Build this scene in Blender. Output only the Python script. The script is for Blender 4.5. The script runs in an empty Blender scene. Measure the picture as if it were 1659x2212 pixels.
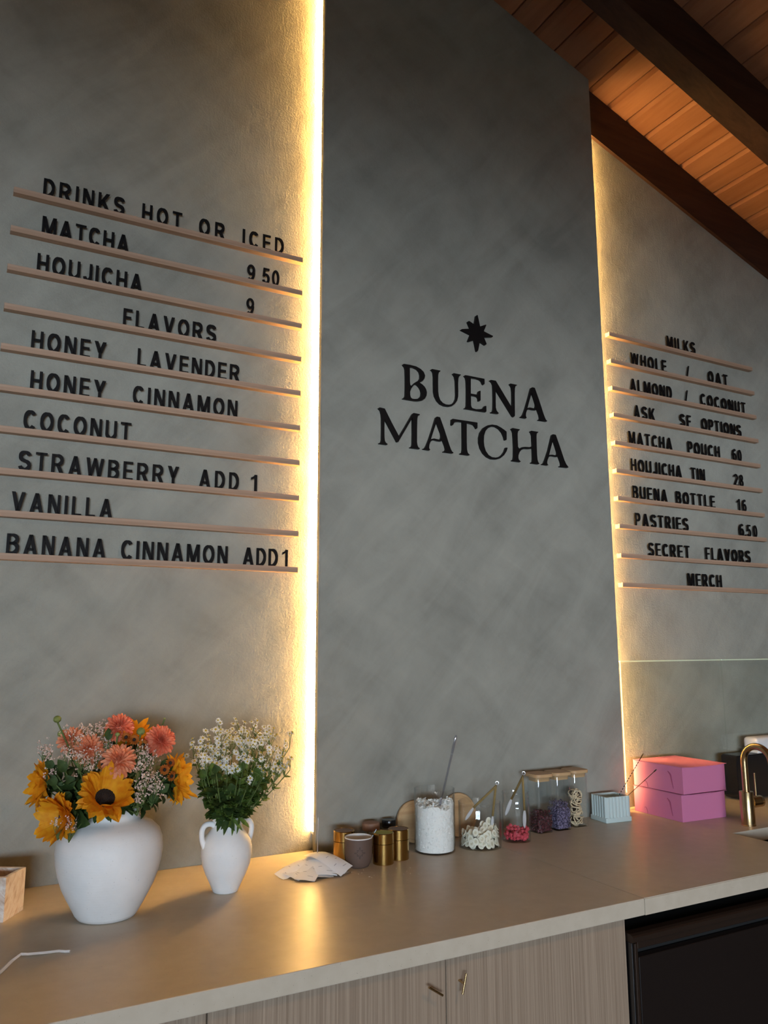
import bpy, bmesh, math, random
from mathutils import Vector, Matrix, Quaternion
random.seed(11)
SC = bpy.context.scene
COL = SC.collection
PI = math.pi

# ------------------------------------------------------------------ camera
cam = bpy.data.cameras.new('camera')
cam.sensor_fit = 'VERTICAL'; cam.sensor_height = 36.0
cam.lens = 1706.66 / 2212 * 36.0
cam.clip_start = 0.02
camo = bpy.data.objects.new('camera', cam); COL.objects.link(camo)
YAW, PIT, ROL = 0.497463, 0.169087, -0.0029367
fw = Vector((math.sin(YAW)*math.cos(PIT), math.cos(YAW)*math.cos(PIT), math.sin(PIT)))
rt = Vector((math.cos(YAW), -math.sin(YAW), 0)); up = rt.cross(fw)
r2 = math.cos(ROL)*rt + math.sin(ROL)*up; u2 = -math.sin(ROL)*rt + math.cos(ROL)*up
mx = Matrix((r2, u2, -fw)).transposed().to_4x4()
mx.translation = (0, -2.17316, 1.48446)
camo.matrix_world = mx
SC.camera = camo

# ------------------------------------------------------------------ light
SC.cycles.transparent_max_bounces = 32
SC.view_settings.view_transform = 'Standard'
SC.view_settings.look = 'None'
SC.view_settings.gamma = 1.0
SC.view_settings.use_curve_mapping = False
SC.view_settings.exposure = 0.12
world = bpy.data.worlds.new('sky'); SC.world = world; world.use_nodes = True
bg = world.node_tree.nodes['Background']
bg.inputs[0].default_value = (0.62, 0.78, 1.0, 1); bg.inputs[1].default_value = 0.15
def area(name, loc, target, sx, sy, power, col, spread=PI):
    l = bpy.data.lights.new(name, 'AREA'); l.shape = 'RECTANGLE'; l.size = sx; l.size_y = sy
    l.energy = power; l.color = col; l.spread = spread
    o = bpy.data.objects.new(name, l); COL.objects.link(o); o.location = loc
    o.rotation_euler = (Vector(target) - Vector(loc)).to_track_quat('-Z', 'Y').to_euler()
    return o
area('daylight', (-3.4, -9.6, 1.6), (0.9, 0, 1.6), 5.0, 1.2, 930, (0.70, 0.835, 1.0))
sun = bpy.data.lights.new('sun', 'SUN'); sun.energy = 60; sun.angle = .02; sun.color = (1.0, .97, .93)
suno = bpy.data.objects.new('sun', sun); COL.objects.link(suno)       # lights the added reflector strips outside the doors
suno.rotation_euler = Vector((.62, -.04, -.78)).to_track_quat('-Z', 'Y').to_euler()
LED_STRENGTH = 97.0
LED_COLOR = (1.0, 0.56, 0.17)

# ------------------------------------------------------------------ helpers
def link(o, parent=None):
    COL.objects.link(o)
    if parent is not None: o.parent = parent
    return o
def obj(name, bm, mat, parent=None, smooth=False, loc=None, recalc=True):
    me = bpy.data.meshes.new(name)
    if recalc: bmesh.ops.recalc_face_normals(bm, faces=bm.faces)
    bm.to_mesh(me); bm.free()
    if smooth:
        for p in me.polygons: p.use_smooth = True
        if smooth != 'full':
            try: me.set_sharp_from_angle(angle=math.radians(38))
            except Exception: pass
    for m in (mat if isinstance(mat, (list, tuple)) else [mat]): me.materials.append(m)
    o = bpy.data.objects.new(name, me); link(o, parent)
    if loc is not None: o.location = loc
    return o
def tag(o, label, cat, group=None, kind=None):
    if label: o['label'] = label
    if cat: o['category'] = cat
    if group: o['group'] = group
    if kind: o['kind'] = kind
    return o
def thing(name, label, cat, loc=(0, 0, 0), rotz=0, group=None):
    o = bpy.data.objects.new(name, None); o.empty_display_size = .03; link(o)
    o.location = loc; o.rotation_euler = (0, 0, rotz)
    return tag(o, label, cat, group)
def struct(name, bm, mat, smooth=False):
    o = obj(name, bm, mat, None, smooth); o['kind'] = 'structure'; return o
def copy_thing(o, label=None):
    c = o.copy(); COL.objects.link(c)
    if label: c['label'] = label
    for ch in [x for x in bpy.data.objects if x.parent == o]:
        d = ch.copy(); COL.objects.link(d); d.parent = c
        for g in [x for x in bpy.data.objects if x.parent == ch]:
            e = g.copy(); COL.objects.link(e); e.parent = d
    return c

NEW = bmesh.new
def box(bm, lo, hi, bev=0, seg=2, mat=0, rot=None):
    x0, y0, z0 = lo; x1, y1, z1 = hi
    vs = [bm.verts.new(p) for p in ((x0,y0,z0),(x1,y0,z0),(x1,y1,z0),(x0,y1,z0),(x0,y0,z1),(x1,y0,z1),(x1,y1,z1),(x0,y1,z1))]
    fs = [bm.faces.new([vs[i] for i in f]) for f in ((3,2,1,0),(4,5,6,7),(0,1,5,4),(1,2,6,5),(2,3,7,6),(3,0,4,7))]
    for f in fs: f.material_index = mat
    if rot is not None:
        for v in vs: v.co = rot @ v.co
    if bev:
        es = list({e for f in fs for e in f.edges})
        bmesh.ops.bevel(bm, geom=es, offset=bev, segments=seg, affect='EDGES', profile=0.5)
def lathe(bm, prof, c=(0, 0, 0), n=48, closed=False, mat=0):
    rings = []
    for r, z in prof:
        if r < 1e-6: rings.append([bm.verts.new((c[0], c[1], c[2]+z))])
        else: rings.append([bm.verts.new((c[0]+r*math.cos(2*PI*i/n), c[1]+r*math.sin(2*PI*i/n), c[2]+z)) for i in range(n)])
    pairs = list(zip(rings, rings[1:])) + ([(rings[-1], rings[0])] if closed else [])
    for a, b in pairs:
        for i in range(n):
            j = (i+1) % n
            if len(a) == 1 and len(b) == 1: continue
            if len(a) == 1: f = bm.faces.new((a[0], b[j], b[i]))
            elif len(b) == 1: f = bm.faces.new((a[i], a[j], b[0]))
            else: f = bm.faces.new((a[i], a[j], b[j], b[i]))
            f.material_index = mat
def frames(pts):
    pts = [Vector(p) for p in pts]; out = []
    t0 = (pts[1]-pts[0]).normalized()
    nrm = t0.orthogonal().normalized()
    for i, p in enumerate(pts):
        t = (pts[min(i+1, len(pts)-1)] - pts[max(i-1, 0)]).normalized()
        nrm = (nrm - t*nrm.dot(t))
        if nrm.length < 1e-6: nrm = t.orthogonal()
        nrm.normalize()
        out.append((p, t, nrm, t.cross(nrm)))
    return out
def tube(bm, pts, r, n=8, caps=True, mat=0):
    fr = frames(pts); rings = []
    for k, (p, t, a, b) in enumerate(fr):
        rr = r[k] if isinstance(r, (list, tuple)) else r
        rings.append([bm.verts.new(p + a*(rr*math.cos(2*PI*i/n)) + b*(rr*math.sin(2*PI*i/n))) for i in range(n)])
    for a, b in zip(rings, rings[1:]):
        for i in range(n):
            f = bm.faces.new((a[i], a[(i+1) % n], b[(i+1) % n], b[i])); f.material_index = mat
    if caps:
        bm.faces.new(rings[0][::-1]).material_index = mat; bm.faces.new(rings[-1]).material_index = mat
def ribbon(bm, pts, widths, side, thick=0.0, mat=0):
    # a strip of given half-widths along pts, spread along `side` (vector or list)
    L = []
    for k, p in enumerate(pts):
        s = Vector(side[k] if isinstance(side, list) else side).normalized()
        p = Vector(p); L.append((bm.verts.new(p - s*widths[k]), bm.verts.new(p), bm.verts.new(p + s*widths[k])))
    for a, b in zip(L, L[1:]):
        for q in (0, 1):
            bm.faces.new((a[q], a[q+1], b[q+1], b[q])).material_index = mat
def prism(bm, poly, y0, y1, axis='y', mat=0):
    # simple polygon (list of 2D) extruded along an axis
    def P(a, b, t): return (a, t, b) if axis == 'y' else ((t, a, b) if axis == 'x' else (a, b, t))
    A = [bm.verts.new(P(*p, y0)) for p in poly]; B = [bm.verts.new(P(*p, y1)) for p in poly]
    n = len(poly)
    bm.faces.new(A).material_index = mat; bm.faces.new(B[::-1]).material_index = mat
    for i in range(n):
        bm.faces.new((A[i], B[i], B[(i+1) % n], A[(i+1) % n])).material_index = mat
def bez(p0, p1, p2, n=10):
    p0, p1, p2 = Vector(p0), Vector(p1), Vector(p2)
    return [(1-t)**2*p0 + 2*t*(1-t)*p1 + t*t*p2 for t in [i/n for i in range(n+1)]]
def ico(bm, c, r, sub=1, sq=(1, 1, 1), rot=None, mat=0):
    res = bmesh.ops.create_icosphere(bm, subdivisions=sub, radius=r)
    for v in res['verts']:
        co = Vector((v.co.x*sq[0], v.co.y*sq[1], v.co.z*sq[2]))
        if rot is not None: co = rot @ co
        v.co = co + Vector(c)
        for f in v.link_faces: f.material_index = mat
def curve_shape(name, polys, depth):
    # 2D outlines with holes -> solid mesh in x/z facing -y, front at y=0, back at y=depth
    cu = bpy.data.curves.new('outline', 'CURVE'); cu.dimensions = '2D'; cu.fill_mode = 'BOTH'
    cu.extrude = depth/2; cu.bevel_depth = 0.0
    for p in polys:
        s = cu.splines.new('POLY'); s.points.add(len(p)-1); s.use_cyclic_u = True
        for q, (x, z) in zip(s.points, p): q.co = (x, z, 0, 1)
    to = bpy.data.objects.new('outline', cu); COL.objects.link(to)
    me = bpy.data.meshes.new_from_object(to.evaluated_get(bpy.context.evaluated_depsgraph_get()))
    bpy.data.objects.remove(to); bpy.data.curves.remove(cu)
    me.name = name
    me.transform(Matrix(((1,0,0,0),(0,0,-1,depth/2),(0,1,0,0),(0,0,0,1))))
    return me

# ------------------------------------------------------------------ materials
MAT = {}
def nodes(name):
    m = bpy.data.materials.new(name); m.use_nodes = True; MAT[name] = m
    nt = m.node_tree; p = nt.nodes['Principled BSDF']
    return m, nt, p
def pbr(name, col, rough=.5, metal=0, spec=.5, trans=0, sss=0, coat=0):
    m, nt, p = nodes(name)
    p.inputs['Base Color'].default_value = (*col, 1); p.inputs['Roughness'].default_value = rough
    p.inputs['Metallic'].default_value = metal; p.inputs['Specular IOR Level'].default_value = spec
    if coat: p.inputs['Coat Weight'].default_value = coat; p.inputs['Coat Roughness'].default_value = .08
    if sss:
        p.inputs['Subsurface Weight'].default_value = sss; p.inputs['Subsurface Radius'].default_value = (.01, .006, .003)
        p.inputs['Subsurface Scale'].default_value = .3
    return m
def N(nt, t, **kw):
    n = nt.nodes.new(t)
    for k, v in kw.items():
        if k in n.inputs: n.inputs[k].default_value = v
        else: setattr(n, k, v)
    return n
def coords(nt, scale=(1, 1, 1), rot=(0, 0, 0), kind='Object'):
    tc = N(nt, 'ShaderNodeTexCoord'); mp = N(nt, 'ShaderNodeMapping')
    mp.inputs['Scale'].default_value = scale; mp.inputs['Rotation'].default_value = rot
    if any(rot):             # turn first, then stretch, so that streaks run at the given angle
        m0 = N(nt, 'ShaderNodeMapping'); m0.inputs['Rotation'].default_value = rot; mp.inputs['Rotation'].default_value = (0, 0, 0)
        nt.links.new(tc.outputs[kind], m0.inputs[0]); nt.links.new(m0.outputs[0], mp.inputs[0])
    else: nt.links.new(tc.outputs[kind], mp.inputs[0])
    return mp.outputs[0]
def noise(nt, co, scale, detail=4, rough=.55, dist=0):
    n = N(nt, 'ShaderNodeTexNoise'); n.inputs['Scale'].default_value = scale; n.inputs['Detail'].default_value = detail
    n.inputs['Roughness'].default_value = rough; n.inputs['Distortion'].default_value = dist
    nt.links.new(co, n.inputs['Vector']); return n.outputs['Fac']
def ramp(nt, fac, stops):
    r = N(nt, 'ShaderNodeValToRGB'); e = r.color_ramp.elements
    while len(e) < len(stops): e.new(.5)
    for el, (pos, c) in zip(e, stops): el.position = pos; el.color = (*c, 1) if len(c) == 3 else c
    nt.links.new(fac, r.inputs[0]); return r.outputs[0]
def mixc(nt, a, b, fac, mode='MIX'):
    m = N(nt, 'ShaderNodeMix', data_type='RGBA', blend_type=mode)
    for sock, v in ((m.inputs[6], a), (m.inputs[7], b), (m.inputs[0], fac)):
        if hasattr(v, 'is_output'): nt.links.new(v, sock)
        elif isinstance(v, (int, float)): sock.default_value = v
        else: sock.default_value = (*v, 1)
    return m.outputs[2]
def math_(nt, op, a, b):
    m = N(nt, 'ShaderNodeMath', operation=op)
    for s, v in zip(m.inputs, (a, b)):
        if hasattr(v, 'is_output'): nt.links.new(v, s)
        else: s.default_value = v
    return m.outputs[0]
def bump(nt, p, h, strength, dist):
    b = N(nt, 'ShaderNodeBump'); b.inputs['Strength'].default_value = strength; b.inputs['Distance'].default_value = dist
    nt.links.new(h, b.inputs['Height']); nt.links.new(b.outputs[0], p.inputs['Normal']); return b

def plaster(name, base, amount, grain, rough=.75):
    m, nt, p = nodes(name)
    co = coords(nt)
    big = noise(nt, coords(nt, (1.2, 1, 1.0)), 1.5, 5, .6, .6)
    diag = noise(nt, coords(nt, (.9, 1, 3.4), (0, .85, 0)), 2.4, 6, .62, .6)
    diag2 = noise(nt, coords(nt, (1.0, 1, 3.0), (0, -.6, 0)), 3.1, 6, .6, .5)
    s = math_(nt, 'ADD', math_(nt, 'MULTIPLY', big, .35), math_(nt, 'ADD', math_(nt, 'MULTIPLY', diag, .4), math_(nt, 'MULTIPLY', diag2, .25)))
    d = [c*(1-amount) for c in base]; l = [c*(1+amount*.8) for c in base]
    nt.links.new(ramp(nt, s, [(.36, d), (.5, base), (.64, l)]), p.inputs['Base Color'])
    p.inputs['Roughness'].default_value = rough; p.inputs['Specular IOR Level'].default_value = .08
    g1 = noise(nt, co, 150, 5, .62); g2 = noise(nt, coords(nt, (1, 1, .35)), 22, 5, .6, .8)
    h = math_(nt, 'ADD', math_(nt, 'MULTIPLY', g1, .6), math_(nt, 'MULTIPLY', g2, .8))
    h = math_(nt, 'ADD', h, math_(nt, 'MULTIPLY', diag, .6))
    bump(nt, p, h, grain, .006)
    return m
plaster('limewash_plaster', (.335, .322, .270), .26, .62)
plaster('smooth_plaster', (.30, .29, .245), .25, .22, .6)

def wood(name, dark, light, axis, fine=1.0, rough=.5, grain=60, bumpy=.15):
    m, nt, p = nodes(name)
    sc = {'x': (1.2, grain*.5, grain*.5), 'y': (grain*.5, 1.2, grain*.5), 'z': (grain*.5, grain*.5, 1.2)}[axis]
    co = coords(nt, sc)
    a = noise(nt, co, 1.0*fine, 6, .6, .7); b = noise(nt, co, 4.0*fine, 4, .6, .2)
    s = math_(nt, 'ADD', math_(nt, 'MULTIPLY', a, .65), math_(nt, 'MULTIPLY', b, .35))
    nt.links.new(ramp(nt, s, [(.33, dark), (.62, light)]), p.inputs['Base Color'])
    p.inputs['Roughness'].default_value = rough; p.inputs['Specular IOR Level'].default_value = .3
    bump(nt, p, s, bumpy, .002)
    return m
wood('oak_rail', (.34, .20, .125), (.53, .36, .25), 'x', 1, .55, 90)
wood('ash_laminate', (.19, .133, .09), (.35, .265, .19), 'z', 1, .55, 330, .1)
wood('cedar_plank', (.28, .122, .062), (.39, .187, .102), 'y', 1, .55, 26, .12)
wood('dark_beam', (.022, .0095, .006), (.055, .026, .016), 'x', 1.2, .6, 34, .5)
wood('bamboo', (.42, .25, .12), (.60, .40, .21), 'x', 1, .45, 60, .05)
wood('walnut_lid', (.20, .10, .06), (.30, .165, .10), 'x', 1, .5, 60, .05)

def quartz(name):
    m, nt, p = nodes(name)
    co = coords(nt)
    v = N(nt, 'ShaderNodeTexVoronoi'); v.inputs['Scale'].default_value = 260; nt.links.new(co, v.inputs['Vector'])
    sp = ramp(nt, v.outputs['Distance'], [(.10, (1, 1, 1)), (.16, (0, 0, 0))])
    gate = ramp(nt, noise(nt, co, 140, 2), [(.60, (0, 0, 0)), (.64, (1, 1, 1))])
    spk = mixc(nt, sp, gate, 1.0, 'MULTIPLY')
    base = ramp(nt, noise(nt, co, 30, 4), [(.35, (.475, .410, .320)), (.65, (.51, .445, .352))])
    nt.links.new(mixc(nt, base, (.16, .13, .10), spk), p.inputs['Base Color'])
    rr = ramp(nt, noise(nt, co, 9, 4), [(.3, (.33,)*3), (.7, (.37,)*3)])
    nt.links.new(rr, p.inputs['Roughness']); p.inputs['Specular IOR Level'].default_value = .36
    return m
quartz('quartz_top')

def ceramic(name, base, speck):
    m, nt, p = nodes(name)
    co = coords(nt)
    gate = ramp(nt, noise(nt, co, 330, 2, .5), [(.735, (0, 0, 0)), (.76, (1, 1, 1))])
    big = ramp(nt, noise(nt, co, 14, 5), [(.35, [c*.93 for c in base]), (.6, base)])
    nt.links.new(mixc(nt, big, speck, math_(nt, 'MULTIPLY', gate, .7)), p.inputs['Base Color'])
    p.inputs['Roughness'].default_value = .62; p.inputs['Specular IOR Level'].default_value = .3
    w = N(nt, 'ShaderNodeTexWave', bands_direction='Z'); w.inputs['Scale'].default_value = 55; w.inputs['Distortion'].default_value = 1.5
    w.inputs['Detail'].default_value = 2; nt.links.new(co, w.inputs['Vector'])
    bump(nt, p, math_(nt, 'ADD', math_(nt, 'MULTIPLY', w.outputs['Fac'], .12), noise(nt, co, 70, 5)), .22, .0012)
    return m
ceramic('white_glaze', (.80, .79, .77), (.22, .19, .17))
ceramic('chalk_white', (.80, .79, .77), (.42, .40, .37))
ceramic('brown_clay', (.125, .078, .058), (.06, .045, .04))

def marble(name):
    m, nt, p = nodes(name)
    co = coords(nt, (1, 1, .6), (.3, .5, .2))
    n = noise(nt, co, 13, 8, .65, 2.4)
    nt.links.new(ramp(nt, n, [(.30, (.42, .27, .18)), (.42, (.68, .55, .45)), (.52, (.80, .72, .64)), (.60, (.60, .42, .30)), (.66, (.82, .75, .68))]), p.inputs['Base Color'])
    p.inputs['Roughness'].default_value = .3
    return m
marble('veined_marble')

def thin_glass(name, tint=(1, 1, 1), edge=.9, rough=0.0, rim=None):
    m, nt, p = nodes(name); nt.nodes.remove(p)
    out = nt.nodes['Material Output']
    tr = N(nt, 'ShaderNodeBsdfTransparent'); tr.inputs[0].default_value = (*tint, 1)
    if rim is not None:      # longer path through the glass at a slant: a little more absorption
        lw = N(nt, 'ShaderNodeLayerWeight'); lw.inputs['Blend'].default_value = .5
        nt.links.new(mixc(nt, tint, rim, math_(nt, 'POWER', lw.outputs['Facing'], 5.0)), tr.inputs[0])
    gl = N(nt, 'ShaderNodeBsdfGlossy'); gl.inputs['Roughness'].default_value = rough; gl.inputs['Color'].default_value = (1, 1, 1, 1)
    fr = N(nt, 'ShaderNodeFresnel'); ge = N(nt, 'ShaderNodeNewGeometry')      # same reflectance from either side of the pane
    nt.links.new(math_(nt, 'ADD', 1.45, math_(nt, 'MULTIPLY', ge.outputs['Backfacing'], 1/1.45-1.45)), fr.inputs['IOR'])
    mxs = N(nt, 'ShaderNodeMixShader')
    nt.links.new(math_(nt, 'MULTIPLY', fr.outputs[0], edge), mxs.inputs[0]); nt.links.new(tr.outputs[0], mxs.inputs[1]); nt.links.new(gl.outputs[0], mxs.inputs[2])
    nt.links.new(mxs.outputs[0], out.inputs[0])
    return m
thin_glass('clear_glass', (.985, .99, .99), .9, 0, (.50, .54, .55))
thin_glass('sheet_glass', (.965, .98, .972), 1.0)
thin_glass('window_glass', (.97, .98, .98), .8)
thin_glass('clear_acrylic', (.84, .85, .91), 4.0, .12, (.50, .51, .58))

pbr('black_acrylic', (.007, .006, .006), .55, 0, .15)
pbr('sign_black', (.006, .005, .005), .5, 0, .2)
pbr('brass', (.44, .27, .085), .2, 1)
pbr('brushed_brass', (.52, .37, .19), .26, 1)
pbr('brass_tong', (.20, .135, .055), .4, 1)
pbr('steel', (.55, .55, .56), .28, 1)
pbr('dark_steel', (.10, .10, .105), .38, 1)
pbr('bronze_black', (.045, .028, .020), .36, .6)
pbr('fridge_black', (.010, .0065, .0055), .42, 0, .3)
pbr('black_plastic', (.010, .010, .011), .25)
pbr('clay_groove', (.045, .030, .026), .9)
pbr('recess_black', (.008, .007, .006), .8)
pbr('white_silicone', (.70, .69, .68), .5)
pbr('shaded_silicone', (.50, .49, .49), .6)  # white silicone with the shade inside the jars put into its colour
pbr('green_glow_edge', (.72, .80, .58), .3)  # green of the glass edge, paled by the light strip's glow painted in
pbr('pink_card', (.57, .185, .33), .65, 0, .2)
pbr('pink_card_slot', (.33, .07, .16), .8)
pbr('mint_glaze', (.53, .63, .61), .22, 0, .5, coat=.4)
pbr('white_rim', (.72, .70, .68), .3)
pbr('matcha_green', (.27, .31, .05), .6)
pbr('tin_brown', (.15, .085, .05), .45)
pbr('paper_white', (.82, .82, .82), .85, 0, .15)
pbr('ink_grey', (.38, .38, .41), .8)
pbr('wrapper_white', (.80, .79, .78), .6)
pbr('led_housing', (.75, .73, .70), .5)
pbr('coconut', (.86, .85, .80), .8, 0, .2)
pbr('banana_chip', (.80, .77, .63), .7, 0, .2)
pbr('banana_core', (.62, .57, .40), .7, 0, .2)
pbr('raspberry', (.56, .06, .085), .65)
def flecked(name, c1, c2, rough):
    m, nt, p = nodes(name)
    nt.links.new(ramp(nt, noise(nt, coords(nt), 210, 2), [(.42, c1), (.62, c2)]), p.inputs['Base Color']); p.inputs['Roughness'].default_value = rough
flecked('hibiscus', (.018, .004, .006), (.13, .025, .035), .55)
flecked('lavender_bud', (.035, .028, .065), (.24, .20, .31), .8)
pbr('citrus_dark', (.045, .022, .010), .6)
pbr('citrus_rim', (.72, .58, .38), .7)
pbr('floor_concrete', (.20, .18, .16), .6)
pbr('room_wall', (.22, .20, .18), .8)
pbr('reflector_pale', (.78, .77, .75), .8)
pbr('asphalt', (.02, .02, .02), .9)
pbr('frame_black', (.02, .02, .02), .4)
pbr('crumb_white', (.75, .72, .66), .8)
# flowers
def petal(name, a, b, trans=.35, rough=.6):
    m, nt, p = nodes(name); out = nt.nodes['Material Output']
    c = ramp(nt, noise(nt, coords(nt), 60, 3), [(.35, a), (.65, b)])
    nt.links.new(c, p.inputs['Base Color']); p.inputs['Roughness'].default_value = rough; p.inputs['Specular IOR Level'].default_value = .2
    tl = N(nt, 'ShaderNodeBsdfTranslucent'); nt.links.new(c, tl.inputs[0])
    ms = N(nt, 'ShaderNodeMixShader'); ms.inputs[0].default_value = trans
    nt.links.new(p.outputs[0], ms.inputs[1]); nt.links.new(tl.outputs[0], ms.inputs[2]); nt.links.new(ms.outputs[0], out.inputs[0])
    return m
petal('sunflower_petal', (.80, .30, .012), (.90, .44, .02))
petal('dahlia_petal', (.70, .16, .085), (.86, .32, .19))
petal('peach_petal', (.78, .26, .12), (.88, .44, .26))
petal('rust_petal', (.36, .085, .015), (.58, .20, .03))
petal('statice_pink', (.70, .50, .42), (.88, .74, .64), .25)
petal('daisy_white', (.80, .80, .76), (.90, .90, .86), .25)
petal('leaf_dark', (.026, .052, .014), (.06, .10, .026), .25)
petal('leaf_mid', (.065, .12, .022), (.13, .20, .04), .3)
petal('stem_green', (.09, .13, .035), (.15, .20, .06), .15)
petal('bud_green', (.22, .26, .07), (.34, .36, .12), .2)
pbr('seed_brown', (.018, .009, .005), .85)
pbr('daisy_yellow', (.48, .34, .03), .8)
m, nt, p = nodes('led_glow'); nt.nodes.remove(p)
em = N(nt, 'ShaderNodeEmission'); em.inputs[0].default_value = (*LED_COLOR, 1); em.inputs[1].default_value = LED_STRENGTH
nt.links.new(em.outputs[0], nt.nodes['Material Output'].inputs[0])
m, nt, p = nodes('indicator_glow'); nt.nodes.remove(p)
em = N(nt, 'ShaderNodeEmission'); em.inputs[0].default_value = (.35, 1, .6, 1); em.inputs[1].default_value = .8
nt.links.new(em.outputs[0], nt.nodes['Material Output'].inputs[0])

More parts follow.
